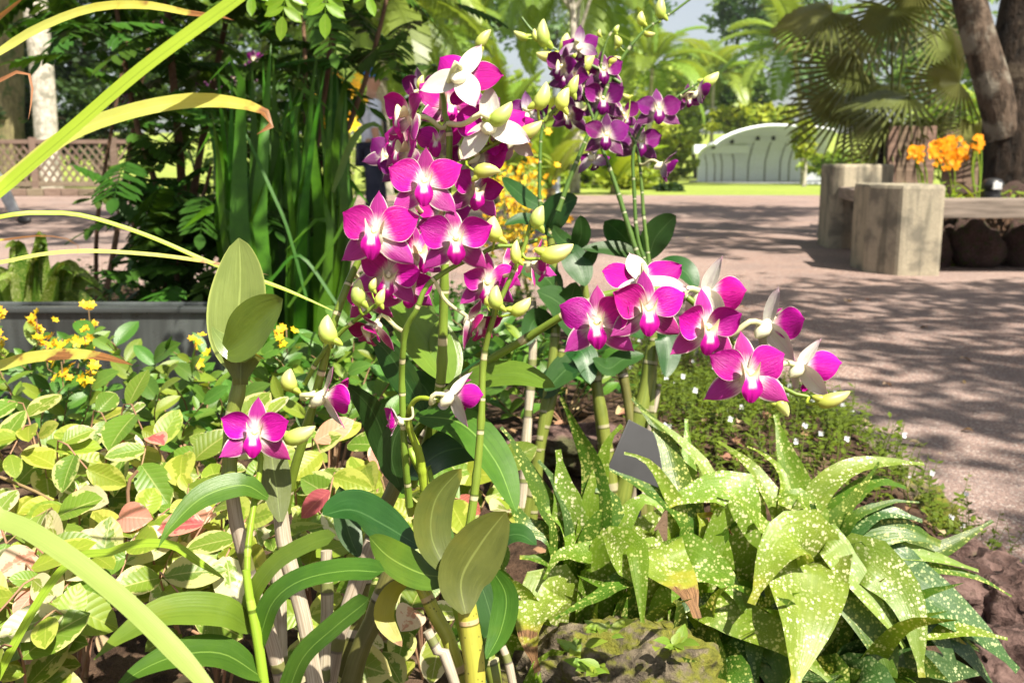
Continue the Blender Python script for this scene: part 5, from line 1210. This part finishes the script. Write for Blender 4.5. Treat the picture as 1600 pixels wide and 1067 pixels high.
for b0, tp, fat, fl, spk in [((886, 90), (888, 52), 1.2, 1, T6), ((908, 112), (930, 88), 1.3, 1, T6), ((850, 74), (851, 30), 1.0, 1, T6), ((838, 65), (836, 45), 1.0, 1, T6), ((870, 92), (838, 82), 1.1, 1, T6), ((860, 110), (868, 88), 1.1, 1, T6), ((825, 62), (803, 48), 1.0, 1, T6), ((1002, 40), (1004, 18), 1.3, 1, T4), ((1006, 54), (1024, 52), 1.1, -1, T4), ((1032, 30), (1036, -5), 1.0, 1, T4), ((968, 74), (960, 56), 1.4, -1, T4), ((936, 58), (938, 46), 1.2, 1, T7), ((960, 52), (968, 40), 1.2, 1, T7), ((1098, 134), (1122, 112), 1.1, -1, T2), ((950, 98), (972, 92), 1.1, 1, T4), ((985, 155), (972, 146), 1.3, 1, T3)]:
    bud(C_, b0, tp, D1, fat, fl, spk)
for p, w0, w1, mt in [([(858, 350), (866, 430), (868, 520), (845, 690)], 12, 16, 'cane_g'), ([(925, 545), (935, 620), (946, 690)], 16, 22, 'cane_g'), ([(968, 560), (980, 620), (990, 690)], 14, 16, 'cane_o'), ([(1020, 540), (1010, 600), (990, 690)], 20, 26, 'cane_g'), ([(1012, 400), (1022, 470), (1020, 545)], 10, 18, 'cane_g'), ([(832, 470), (832, 560), (822, 690)], 12, 15, 'cane_w'), ([(880, 540), (868, 600), (846, 690)], 14, 16, 'cane_g'), ([(905, 400), (918, 480), (928, 560)], 10, 16, 'cane_g'), ([(1030, 600), (1022, 640), (1010, 690)], 8, 10, 'cane_w')]:
    cane(C_, p, w0, w1, mt, 1.72)
for P_, w_, rl in [([(852, 325), (825, 312), (800, 292), (783, 278)], 26, 30), ([(857, 368), (860, 345), (878, 322), (903, 309)], 46, 20), ([(872, 372), (840, 350), (815, 342), (788, 352)], 20, 40), ([(912, 392), (888, 380), (872, 368), (862, 352)], 24, 30), ([(898, 392), (908, 368), (907, 336)], 30, 10), ([(882, 388), (892, 395), (905, 420), (914, 448)], 44, 20), ([(905, 420), (920, 405), (933, 383)], 22, 10), ([(1000, 402), (978, 375), (958, 355), (944, 345)], 46, -20), ([(1014, 405), (1022, 375), (1040, 352), (1057, 337)], 46, 20), ([(1022, 415), (990, 395), (950, 388), (909, 389)], 24, 40), ([(1024, 418), (1050, 415), (1072, 425), (1088, 452)], 34, 40),
      ([(930, 560), (905, 560), (880, 580), (852, 612)], 44, 35), ([(925, 545), (900, 500), (870, 470), (838, 455)], 54, 30), ([(1005, 555), (975, 560), (950, 575), (925, 560)], 30, 40), ([(1020, 545), (1038, 520), (1045, 550), (1040, 590)], 40, 20), ([(870, 470), (860, 440), (835, 425), (812, 425)], 40, 30), ([(868, 500), (890, 470), (900, 440)], 40, 0), ([(866, 520), (845, 500), (832, 505), (822, 540)], 36, 25), ([(930, 550), (960, 520), (985, 515), (1005, 530)], 30, 40), ([(870, 560), (900, 545), (915, 560), (922, 600)], 40, 20), ([(845, 620), (870, 590), (905, 580)], 40, 35)]:
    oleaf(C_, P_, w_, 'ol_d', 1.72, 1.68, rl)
# violet spike seen behind the front cluster
b = Vector((at(690, 700, 1.5).x, at(690, 700, 1.5).y, 0)); b.z = bz(b.x, b.y)
E_ = empty('orchid_plant', b, 'violet orchid spike hidden behind the magenta cluster, beside the person in a blue cap', 'orchid plant')
T = spike(E_, [(690, 660, 1.5), (676, 520, 1.48), (665, 380, 1.46), (650, 260, 1.45), (655, 180, 1.45), (690, 130, 1.45)], .005, .002, 'stem_dk')
cane(E_, [(690, 640), (692, 700)], 14, 16, 'cane_g', 1.5)
for cx, cyv, s_, yw, pt, rl, cp_ in [(606, 244, 66, -10, 0, 20, 4), (660, 142, 68, 150, 10, 0, 8), (690, 165, 66, 30, -10, 10, 10), (700, 140, 60, 165, 20, 20, 10), (620, 265, 54, -20, -20, 0, 10), (755, 170, 60, 20, 10, 0, 8)]:
    flower(E_, cx, cyv, s_, 1.45+random.uniform(-.03, .05), yw, pt, rl, cp_, 'v', T)
bud(E_, (655, 140), (662, 118), 1.45, 1.1, 1, T); bud(E_, (745, 75), (768, 48), 1.45, 1.0, 1, None); 
tt = spike(E_, [(690, 130, 1.45), (720, 100, 1.45), (748, 72, 1.45)], .002, .0014, 'stem_dk')
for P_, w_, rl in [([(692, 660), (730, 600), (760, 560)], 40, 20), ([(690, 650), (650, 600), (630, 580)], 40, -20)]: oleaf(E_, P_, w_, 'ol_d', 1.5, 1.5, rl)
# far orchid in the dark shrub
b = Vector((at(330, 480, 4.6).x, at(330, 480, 4.6).y, 0)); b.z = bz(b.x, b.y)
G_ = empty('orchid_plant', b, 'far pale purple orchid glimpsed through the dark pinnate shrub', 'orchid plant')
T = spike(G_, [(330, 470, 4.6), (335, 300, 4.6), (340, 180, 4.6), (385, 95, 4.6)], .007, .004, 'stem_dk'); T_ = spike(G_, [(330, 470, 4.6), (300, 250, 4.6), (240, 150, 4.6), (180, 160, 4.6)], .007, .004, 'stem_dk')
for cx, cyv in ((398, 92), (380, 110), (395, 118), (315, 125), (340, 132), (180, 168), (190, 152), (222, 160), (370, 125), (250, 45)):
    flower(G_, cx, cyv, 26, 4.55, random.uniform(-40, 40), random.uniform(-10, 30), 0, 10, 'v', None, 1)

# ------------------------------------------------------------------ strap-leaved plant at the left edge
b = Vector((at(-330, 900, .8).x, at(-330, 900, .8).y, 0)); b.z = bz(b.x, b.y)
t = empty('strap_leaf_plant', b, 'long arching yellow-green strap leaves with brown curled tips reaching in', 'plant')
for P_, w_, d, d2, mt, rl, pr in [
  ([(-180, 470), (0, 300), (120, 196), (230, 102), (380, -8), (520, -110)], 30, .62, .6, 'strap', 45, 'strap'), ([(-180, 400), (0, 292), (100, 215), (200, 176), (300, 158), (380, 164), (422, 182), (420, 202), (400, 210)], 30, .66, .62, 'strap_y', 35, 'strap'),
  ([(-160, 200), (0, 82), (70, 40), (150, 12), (230, 9), (300, 22), (345, 26), (366, 33)], 17, .7, .66, 'strap_y', 35, 'strap'), ([(-140, 140), (-40, 60), (0, 26), (45, -10)], 14, .66, .64, 'strap_b', 20, 'strap'), ([(-140, 240), (-40, 150), (0, 126), (30, 112), (48, 120), (50, 150), (44, 188)], 7, .7, .68, 'strap_b', 20, 'strap'),
  ([(-200, 400), (0, 340), (60, 333), (130, 337), (230, 368), (340, 415), (440, 450), (530, 490)], 9, .86, .95, 'strap', 30, 'strap'), ([(-200, 470), (0, 411), (110, 393), (230, 397), (340, 412), (420, 430)], 8, .84, .9, 'strap_y', 30, 'strap'), ([(-200, 420), (-60, 382), (0, 376), (60, 369), (105, 374), (124, 388), (120, 400)], 22, .62, .58, 'strap_y', 38, 'blade'),
  ([(-200, 650), (0, 572), (80, 555), (150, 556), (208, 571)], 24, .72, .68, 'strap_y', 38, 'strap'), ([(-150, 790), (0, 812), (90, 858), (200, 945), (290, 1035), (370, 1130)], 40, .68, .62, 'strap_p', 35, 'strap'), ([(60, 940), (180, 860), (262, 850), (310, 878), (352, 905)], 16, .95, .9, 'strap', 30, 'strap')]:
    m = len(P_); P = [b]+[at(x, y, d+(d2-d)*i/(m-1)) for i, (x, y) in enumerate(P_)]
    mb = ribbon(P, wpx(w_, d)*.9, pr, rl, .2, .01, 80, 4); link('leaf', mb.mesh('leaf', M[mt]), t, world=True)
# ------------------------------------------------------------------ spotted-leaved plants
def spotted(label, cb, d, leaves, nfill, seed, rx, ry, lo=.07):
    base = at(*cb, d); base.z = bz(base.x, base.y); g = random.Random(seed)
    t = empty('spotted_plant', base, label, 'plant', 'gold-spotted leafy plants by the path')
    for P_, w_, mt, rl, *q in leaves:
        dd = q[0] if q else 0; m = len(P_)
        P = [base+Vector((g.uniform(-.02, .02), g.uniform(-.02, .02), 0))]+[at(x, y, d+dd*(i+1)/m) for i, (x, y) in enumerate(P_)]
        n = len(P); lens = [(P[i+1]-P[i]).length for i in range(n-1)]; u0 = lens[0]/sum(lens)*.8
        pf = (lambda u, u0=u0: .12 if u < u0*.6 else max(.12, PROF['lance']((u-u0*.6)/(1-u0*.6))))
        mb = ribbon(P, wpx(w_, d)*1.25/max(.5, math.cos(R(min(55, abs(rl))))), pf, rl, .16, .045, 26, 6, twist=g.uniform(-22, 22)); link('leaf', mb.mesh('leaf', M[mt]), t, world=True)
    for k in range(nfill):
        az = g.uniform(0, 6.28); rr = g.uniform(.35, 1.0); dx, dy = math.cos(az)*rx*rr, math.sin(az)*rx*rr; hz = g.uniform(lo*.5, ry*.85)
        P = [base+Vector((dx*.05, dy*.05, 0)), base+Vector((dx*.35, dy*.35, hz*.8)), base+Vector((dx*.75, dy*.75, hz)), base+Vector((dx*1.1, dy*1.1, hz*g.uniform(.3, .9)))]
        mb = ribbon(P, g.uniform(.045, .07), 'lance', g.uniform(-50, 50), .16, .04, 14, 4, twist=g.uniform(-20, 20)); link('leaf', mb.mesh('leaf', M[g.choice(('dr', 'dr_d', 'dr_d', 'dr', 'dr_y'))]), t, world=True)
    for k in range(nfill//3):       # upright inner leaves
        az = g.uniform(0, 6.28); r1 = g.uniform(.02, .09); dx, dy = math.cos(az)*r1, math.sin(az)*r1; hz = g.uniform(.16, .27)
        P = [base+Vector((dx*.2, dy*.2, 0)), base+Vector((dx*.8, dy*.8, hz*.5)), base+Vector((dx*1.4, dy*1.4, hz*.85)), base+Vector((dx*2.2, dy*2.2, hz))]
        mb = ribbon(P, g.uniform(.024, .036), 'lance', g.uniform(-45, 45), .2, .03, 16, 4, twist=g.uniform(-20, 20)); link('leaf', mb.mesh('leaf', M[g.choice(('dr', 'dr_y', 'dr'))]), t, world=True)
    return t
spotted('gold-spotted leafy plant between the orchid canes and the dark plate', (915, 950), 1.2, [
 ([(930, 850), (928, 740), (905, 680), (878, 620)], 46, 'dr', -25), ([(925, 840), (938, 740), (950, 690), (972, 664)], 42, 'dr_y', 15), ([(890, 830), (880, 760), (872, 702)], 62, 'dr_p', 10), ([(880, 850), (855, 790), (800, 690), (782, 668)], 36, 'dr', 30),
 ([(905, 880), (890, 822), (860, 800), (836, 786)], 56, 'dr_y', 30), ([(928, 895), (905, 868), (872, 872), (852, 906)], 46, 'dr_y', 30, -.06), ([(885, 900), (850, 876), (812, 872)], 48, 'dr', 30), ([(868, 930), (840, 950), (828, 990), (842, 1050)], 66, 'dr_s', 20, -.12),
 ([(985, 925), (930, 935), (868, 968)], 34, 'dr', 40, -.08), ([(960, 860), (985, 800), (1010, 780), (1035, 800)], 54, 'dr_p', 20), ([(930, 860), (960, 800), (950, 770), (930, 765)], 60, 'dr', 20), ([(900, 850), (870, 760), (840, 720)], 40, 'dr_d', 20), ([(940, 880), (990, 850), (1000, 900), (1005, 990)], 40, 'dr_y', 10, -.08), ([(880, 870), (820, 820), (790, 770), (770, 760)], 34, 'dr', 30)], 38, 3, .2, .2)
spotted('gold-spotted leafy plant around the dark plate, with scorched pale leaves', (1075, 940), 1.22, [
 ([(1030, 900), (985, 880), (955, 850), (938, 826)], 62, 'dr_p', 20, -.1), ([(1010, 860), (1000, 830), (1030, 800), (1042, 785)], 60, 'dr_p', 10), ([(1020, 870), (1045, 890), (1070, 920), (1088, 968)], 86, 'dr_s', 20, -.12), ([(1060, 890), (1110, 890), (1140, 915), (1162, 955)], 62, 'dr_y', 30, -.08),
 ([(1060, 830), (1040, 760), (1010, 720), (975, 708)], 28, 'dr_y', 25), ([(1080, 850), (1060, 798), (1000, 758), (948, 733)], 36, 'dr', 30), ([(1075, 840), (1058, 750), (1035, 680), (988, 622)], 44, 'dr', 15, .1), ([(1120, 850), (1110, 745), (1065, 690), (1000, 640)], 24, 'dr_y', 20, .08), ([(1080, 840), (1075, 740), (1072, 655)], 42, 'dr_y', 5, .1),
 ([(1150, 810), (1130, 765), (1085, 772), (1036, 795)], 62, 'dr_p', 48), ([(1100, 850), (1090, 808), (1120, 805), (1145, 835)], 22, 'dr_s', 30), ([(1110, 870), (1090, 850), (1060, 840), (1050, 870)], 60, 'dr_y', 30), ([(1110, 880), (1130, 840), (1140, 820), (1150, 815)], 50, 'dr', 30), ([(1090, 930), (1085, 960), (1095, 1022)], 46, 'dr_d', 10, -.06), ([(1085, 910), (1040, 930), (1020, 960), (1018, 995)], 40, 'dr_y', 20, -.06)], 42, 4, .2, .2)
spotted('broad gold-spotted leafy plant at the bed edge, spilling toward the path', (1285, 960), 1.2, [
 ([(1235, 850), (1190, 750), (1158, 715), (1122, 690)], 36, 'dr_y', 20, .08), ([(1230, 850), (1225, 750), (1200, 715), (1168, 698)], 24, 'dr_y', 20, .08), ([(1230, 870), (1195, 825), (1165, 790), (1128, 766)], 32, 'dr_y', 25), ([(1262, 840), (1245, 760), (1225, 700), (1212, 648)], 54, 'dr_y', 15, .1), ([(1255, 850), (1280, 770), (1330, 730), (1390, 722), (1443, 726)], 36, 'dr_p', 30, .05),
 ([(1290, 860), (1330, 785), (1355, 750), (1374, 722)], 28, 'dr', 20), ([(1290, 840), (1330, 775), (1370, 752), (1414, 764)], 46, 'dr', 40, .06), ([(1310, 850), (1380, 788), (1436, 785)], 16, 'dr', 40), ([(1300, 870), (1350, 832), (1410, 828), (1468, 850)], 60, 'dr', 40), ([(1380, 880), (1460, 862), (1510, 838), (1551, 814)], 34, 'dr', 30, .04), ([(1310, 880), (1380, 860), (1450, 868), (1528, 892)], 30, 'dr_p', 35), ([(1340, 895), (1430, 885), (1520, 900), (1580, 932)], 20, 'dr', 35),
 ([(1280, 860), (1320, 880), (1370, 950), (1412, 1012)], 46, 'dr_p', 25, -.08), ([(1330, 890), (1390, 905), (1425, 960), (1440, 1058)], 62, 'dr_p', 20, -.1), ([(1310, 900), (1350, 940), (1380, 1010), (1400, 1090)], 76, 'dr', 15, -.08), ([(1350, 900), (1430, 920), (1520, 980), (1588, 1048)], 72, 'dr_d', 30, -.04), ([(1400, 980), (1450, 985), (1510, 985), (1574, 999)], 28, 'dr_y', 40, -.06),
 ([(1265, 880), (1245, 840), (1210, 870), (1175, 945)], 78, 'dr_p', 25, -.1), ([(1262, 890), (1258, 920), (1255, 980), (1238, 1080)], 110, 'dr_p', 15, -.14), ([(1110, 950), (1160, 965), (1230, 1005), (1302, 1068)], 54, 'dr_y', 30, -.12), ([(1275, 880), (1280, 830), (1270, 785)], 56, 'dr_d', 0), ([(1300, 900), (1400, 930), (1460, 985), (1500, 1060)], 56, 'dr_d', 25, -.04), ([(1330, 890), (1400, 870), (1440, 885), (1465, 915)], 44, 'dr_d', 40), ([(1240, 900), (1200, 960), (1180, 1010), (1185, 1080)], 60, 'dr_d', 10, -.08),
 ([(1300, 880), (1350, 810), (1390, 800), (1440, 815)], 40, 'dr_d', 40), ([(1290, 860), (1270, 800), (1240, 770), (1200, 790)], 44, 'dr_y', 30)], 70, 5, .25, .2)
# ------------------------------------------------------------------ dark plate (label stake)
pl = [at(958, 745, 1.42), at(1000, 645, 1.42), at(1042, 700, 1.45), at(1030, 762, 1.42)]
t = empty('plant_label', (pl[0].x+.03, pl[0].y, bz(pl[0].x+.03, pl[0].y)), 'blank dark grey metal label plate tilted among the spotted leaves', 'label')
mb = MB(); c = at(1003, 712, 1.42); mb.box((0, 0, 0), .078, .004, .078, bev=.0015); link('plate', mb.mesh('plate', M['plate'], False), t, Matrix.Translation(c-t.location) @ Matrix.Rotation(R(28), 4, 'Y') @ Matrix.Rotation(R(-28), 4, 'X'))
mb = MB(); mb.tube([(0, 0, -.02), (c.x-t.location.x, .01, c.z-t.location.z)], .004, 6); link('stake', mb.mesh('stake', M['plate']), t)

# ------------------------------------------------------------------ variegated and yellow-flowered shrubs
VL = {}
for k in ('va', 'vb', 'vc', 'vp', 'vr'):
    VL[k] = [leaf_shape('leaf', M[k], 1, .56+.06*i, 'oval', .06+.05*i, (.12, .35, .22)[i], 8, 6, .012, i) for i in range(3)]
GL = [leaf_shape('leaf', M['ga'], 1, .42+.05*i, 'oval', .14, .2+.12*i, 6, 4, 0, i) for i in range(3)]
GLL = [leaf_shape('leaf', M['ga_l'], 1, .42, 'oval', .14, .25, 6, 4, 0, 4)]
def spray_shrub(name, label, group, bpx, d0, tips, leafset, ll, nl, seed, cat='shrub', flowers=0, whorl=False):
    g = random.Random(seed); b = at(*bpx, d0); b.z = bz(b.x, b.y); t = empty(name, b, label, cat, group)
    for (x, y, d) in tips:
        e = at(x, y, d); L = (e-b).length
        dirx = Vector((e.x-b.x, e.y-b.y, 0)); 
        az = g.uniform(-1, 1); arch = Vector((math.sin(az)*.8, -math.cos(az)*.7, 0))
        end = e+arch*ll*nl*.17+Vector((0, 0, -ll*nl*.06 if not whorl else ll*nl*.12))
        mid = (b+e)/2+Vector((0, 0, .05*L))
        S = [Vector(q)-b for q in catmull([b, mid, e, end], 20)]
        mb = MB(); mb.tube(S, [.0024*(1-.03*i) for i in range(21)], 5); tw = link('twig', mb.mesh('twig', M['twig']), t)
        for k in range(nl):
            f = 20*(1-.5*(k/nl)); i = max(1, min(19, int(f))); p = S[i].lerp(S[min(20, i+1)], f-i); tg = (S[min(20, i+1)]-S[i-1]).normalized()
            side = tg.cross(Vector((g.uniform(-.25, .25), -.35, 1))).normalized()*(1 if k % 2 else -1)
            if whorl:
                a = k*2.399; side = (Vector((math.cos(a), math.sin(a), .35))).normalized()
            dr = side*.9+tg*(.55 if k else 1.2)+Vector((0, 0, g.uniform(-.35, .15))); nr = Vector((g.uniform(-.7, .7), -.75+g.uniform(-.6, .4), .8))
            link('leaf', g.choice(leafset(g)), tw, frame(p, dr, nr, ll*g.choice((.5, .7, .85, 1, 1.05, 1.25))*g.uniform(.9, 1.1)))
        if flowers and g.random() < flowers:
            top = S[20]; mb = MB(); mb.tube([top, top+Vector((0, 0, .045))], .0012, 4); link('flower_stem', mb.mesh('flower_stem', M['twig']), tw)
            for q in range(g.randint(5, 9)):
                link('flower', g.choice(FM), tw, frame(top+Vector((g.gauss(0, .011), g.gauss(0, .011), .012+.05*g.random())), (g.gauss(0, 1), g.gauss(0, 1), .6), (g.gauss(0, .5), -.6, .8), g.uniform(.008, .0125)))
    return t
def vset(g):
    r = g.random(); return VL['va'] if r < .42 else VL['vb'] if r < .62 else VL['vc'] if r < .92 else VL['vp'] if r < .985 else VL['vr']
def gset(g): return GL if g.random() < .72 else GLL
VG = 'variegated shrubs under the orchids'
def grid_tips(x0, x1, y0, y1, d0, d1, n, seed):
    g = random.Random(seed); out = []; cols = max(1, int(round(math.sqrt(n*(x1-x0)/(y1-y0)))))
    for k in range(n):
        i, j = k % cols, k//cols; rows = max(1, math.ceil(n/cols))
        x = x0+(x1-x0)*(i+.5+g.uniform(-.45, .45))/cols; y = y0+(y1-y0)*(j+.5+g.uniform(-.45, .45))/rows
        out.append((x, y, d0+(d1-d0)*(y-y0)/(y1-y0)+g.uniform(-.06, .06)))
    return out
VS = [((120, 900), 1.35, (-20, 230, 610, 780), 1.42, 1.22, 11, 'variegated cream and lime shrub drooping below the yellow flowers'), ((330, 900), 1.35, (220, 460, 650, 800), 1.42, 1.22, 11, 'variegated shrub with cream-edged leaves left of the tall glossy orchid leaf'),
      ((90, 1100), 1.2, (-20, 220, 770, 930), 1.2, 1.02, 8, 'variegated shrub with pink young leaves under the wide yellow strap leaf'), ((330, 1080), 1.2, (200, 430, 780, 900), 1.2, 1.05, 9, 'variegated lime shrub behind the broad green orchid leaves'),
      ((500, 980), 1.3, (430, 640, 660, 880), 1.42, 1.15, 12, 'variegated shrub with salmon leaves among the papery canes'), ((660, 1000), 1.35, (560, 800, 700, 880), 1.42, 1.25, 10, 'variegated shrub behind the upright olive orchid leaves'),
      ((600, 1150), 1.15, (450, 700, 900, 1020), 1.1, 1.0, 6, 'low variegated shrub at the foot of the yellow cane'), ((60, 1200), 1.1, (-30, 120, 930, 1010), 1.05, .98, 5, 'pale variegated shrub in the bed corner with white-edged round leaves')]
for i, (bp_, d0, (x0, x1, y0, y1), da, db, n, lb) in enumerate(VS):
    spray_shrub('variegated_shrub', lb, VG, bp_, d0, grid_tips(x0, x1, y0, y1, da, db, n, 70+i), vset, .053, 8, 80+i)
GG = 'yellow-flowered green shrubs'
GS = [((80, 720), 2.0, (-20, 200, 552, 660), 2.1, 1.75, 14, .5, 'green shrub with clusters of small yellow flowers before the trough'), ((300, 760), 1.9, (200, 430, 570, 680), 2.0, 1.7, 18, .12, 'glossy green shrub with rounded leaves behind the tall glossy orchid leaf'),
      ((520, 780), 1.9, (420, 620, 510, 680), 2.05, 1.75, 16, .0, 'green shrub behind the drooping flower buds'), ((720, 720), 2.1, (620, 820, 520, 660), 2.2, 1.95, 14, 0, 'shaded green shrub behind the main orchid stems'), ((880, 760), 2.2, (790, 960, 560, 660), 2.3, 2.1, 12, 0, 'low dark green shrub between the violet orchid canes')]
for i, (bp_, d0, (x0, x1, y0, y1), da, db, n, fl, lb) in enumerate(GS):
    spray_shrub('green_shrub', lb, GG, bp_, d0, grid_tips(x0, x1, y0, y1, da, db, n, 90+i), gset, .058, 9, 95+i, flowers=fl, whorl=True)
# stray flower clusters near the trough are part of the first shrub; dry twigs poke through
# ------------------------------------------------------------------ ground cover with white flowers along the edge
def scatter_stuff(name, label, pts, mats, leaf, seed, cat, hmax, n=7, white=.12):
    g = random.Random(seed); mb = MB(); b = Vector(pts[0])
    for p in pts:
        p = Vector(p); h = hmax*g.uniform(.3, 1)
        top = p+Vector((g.gauss(0, .02), g.gauss(0, .02), h)); w_ = .0009
        mb.face([p+Vector((-w_, 0, 0)), p+Vector((w_, 0, 0)), top+Vector((w_*.5, 0, 0)), top-Vector((w_*.5, 0, 0))], 0, [(0, .5)]*4)
        for k in range(n):
            q = p.lerp(top, .25+.75*k/n); a = g.random()*6.28; dr = Vector((math.cos(a), math.sin(a), g.uniform(-.2, .7))).normalized()*leaf*g.uniform(.6, 1.3); s_ = Vector((-dr.y, dr.x, g.uniform(-.3, .3)*leaf))*.28
            mb.face([q, q+dr*.5+s_, q+dr, q+dr*.5-s_], 0, [(0, .5), (.5, 1), (1, .5), (.5, 0)])
        if g.random() < white:
            for k in range(4):
                a = k*1.57+g.random(); c = Vector((math.cos(a), .4*math.sin(a)-.3, math.sin(a)))*.0055; n_ = Vector((-c.z, 0, c.x))*.6; mb.face([top, top+c*.6+n_, top+c*1.2, top+c*.6-n_], 1, [(0, 0)]*4)
    o = link(name, mb.mesh(name, mats, False)); tag(o, label, cat, kind='stuff'); return o
g = random.Random(3); pts = []
while len(pts) < 1500:
    x = g.uniform(.1, 1.3); y = g.uniform(1.7, 3.9)
    dd = float(poly_dist(np.array([x]), np.array([y]), BED)[0])
    if -.03 < dd < .75 and (x > .12*y): pts.append((x, y, bz(x, y) if dd > 0 else 0))
scatter_stuff('ground_cover', 'low sprawling ground cover with tiny white flowers along the bed edge', pts, [M['gc'], M['wht']], .018, 4, 'ground cover', .12, 9, .045)
pts = []
for k in range(900):
    x = g.uniform(-3.2, .3); y = g.uniform(2.0, 5.6); pts.append((x, y, bz(x, y)))
scatter_stuff('undergrowth', 'dark leafy undergrowth beneath the shrubs behind the trough', pts, [M['sh'], M['wht']], .05, 5, 'undergrowth', .22, 9, 0)
# ------------------------------------------------------------------ rocks
def rock(label, px, py, d, r, mat, seed, rz=0, zoff=0, sub=5):
    c = at(px, py, d); o = link('rock', rock_mesh('rock', r, M[mat], seed, sub, .34)); o.location = c+Vector((0, 0, zoff)); o.rotation_euler = (0, 0, rz); tag(o, label, 'rock', 'rocks edging the bed'); return o
rock('large grey rock with moss and tiny ferns at the foot of the spotted plants', 985, 1125, 1.12, (.155, .11, .095), 'rock', 3, sub=6)
rock('mossy brown rock on the path edge behind the spotted leaves', 1425, 800, 2.05, (.085, .08, .06), 'rock', 5)
for i, (px, py, d, r, lb) in enumerate(((1500, 880, 1.75, (.06, .06, .045), 'reddish rough rock topping the bed edge'), (1555, 915, 1.65, (.08, .07, .05), 'wide reddish rock along the bed edge'), (1600, 960, 1.55, (.09, .08, .07), 'reddish rock half under the long spotted leaf'), (1500, 930, 1.6, (.09, .07, .06), 'dark reddish rock behind the hanging spotted leaves'), (1580, 1040, 1.4, (.08, .07, .05), 'dark low rock at the bed corner by the path'), (1330, 745, 2.3, (.07, .06, .05), 'brown rock behind the pale curled leaf'), (880, 700, 1.95, (.12, .06, .05), 'dark rock at the foot of the violet orchid canes'), (1150, 1080, 1.2, (.06, .06, .04), 'dark stone beside the mossy grey rock'))):
    rock(lb, px, py, d, r, 'rock_r', 30+i, i, 0, 4)
# small ferns and moss tufts on the big rock
FERN = leaf_shape('fern_leaf', M['ga_l'], 1, .5, 'lance', .1, .3, 5, 2)
for i, (px, py, lb) in enumerate(((900, 1015, 'tiny yellow-green fern on the shoulder of the grey rock'), (945, 985, 'little seedling growing from the top of the grey rock'), (1052, 1010, 'pale small fern on the crest of the grey rock'), (925, 1045, 'small lime fern low on the grey rock'))):
    b = at(px, py, 1.03); t = empty('rock_fern', b, lb, 'fern', 'ferns on the grey rock')
    for k in range(11):
        az = g.uniform(0, 6.28); link('leaf', FERN, t, frame((g.gauss(0, .006), g.gauss(0, .006), 0), (math.cos(az), math.sin(az)-.4, .5), (0, -.5, 1), g.uniform(.014, .026)))
# ------------------------------------------------------------------ litter
LM = [leaf_shape('dry_leaf', M[m_], 1, .45, 'oval', .25, .5, 5, 3, .05, i) for i, m_ in enumerate(('litter', 'litter', 'litter_p'))]
t = empty('leaf_litter', (0, 1.5, .08), 'scattered dry brown leaves on the bed soil and the path', 'dead leaves'); t['kind'] = 'stuff'
for k in range(200):
    y = g.uniform(1.0, 2.4); x = g.uniform(-.85, .85)*y*.55
    link('dry_leaf', g.choice(LM), t, frame(Vector((x, y, bz(x, y)+.012))-t.location, (g.gauss(0, 1), g.gauss(0, 1), g.gauss(0, .15)), (g.gauss(0, .3), g.gauss(0, .3), 1), g.uniform(.025, .06)))
for k in range(46):
    px = g.uniform(900, 1600); py = g.uniform(340, 760) if g.random() < .7 else g.uniform(300, 400); q = gnd(px, py, .008)
    if float(poly_dist(np.array([q.x]), np.array([q.y]), BED)[0]) < -.02: link('dry_leaf', g.choice(LM), t, frame(q-t.location, (g.gauss(0, 1), g.gauss(0, 1), 0), (g.gauss(0, .15), g.gauss(0, .15), 1), g.uniform(.015, .05)))
for i, (px, py, s_, lb) in enumerate(((1335, 656, .07, 'dry tan leaf lying on the path beside the ground cover'), (1420, 690, .05, 'small pale leaf lying on the shaded path'), (1155, 480, .06, 'dry leaf on the path behind the right flower spray'), (1500, 560, .06, 'dry leaf on the sunny path before the bench'), (1380, 600, .05, 'curled leaf on the dappled path'), (1320, 470, .08, 'fallen leaf on the path by the bench block'))):
    o = link('fallen_leaf', LM[2]); o.matrix_basis = frame(gnd(px, py, .012), (1, .3*i-.6, 0), (0, 0, 1), s_); tag(o, lb, 'leaf', 'leaves fallen on the path')
# dry twigs
for i, (P_, d, lb) in enumerate((([(0, 745), (60, 770), (110, 800)], 1.3, 'dry brown twig among the cream variegated leaves'), ([(205, 840), (200, 760), (215, 735)], 1.25, 'bare upright twig in the variegated shrub'), ([(300, 985), (345, 1010), (370, 1040)], 1.15, 'dry twig lying under the broad orchid leaves'))):
    mb = MB(); mb.tube(catmull([at(x, y, d) for x, y in P_], 6), .0022, 5); o = link('dry_twig', mb.mesh('dry_twig', M['twig'])); tag(o, lb, 'twig', 'dry twigs')

# ------------------------------------------------------------------ the humid air
HZ = NT('haze'); pv = HZ.n('VolumePrincipled'); pv.inputs['Color'].default_value = (.86, .93, 1, 1); pv.inputs['Density'].default_value = .0003; pv.inputs['Anisotropy'].default_value = .2
pv.inputs['Density Attribute'].default_value = ''; HZ.m.cycles.homogeneous_volume = True
HZ.l(pv.outputs[0], HZ.out.inputs[1])
mb = MB(); mb.box((0, 45, 9), 300, 170, 24); o = link('haze', mb.mesh('haze', HZ.m, False)); tag(o, 'pale humid haze over the garden', 'haze', kind='stuff')
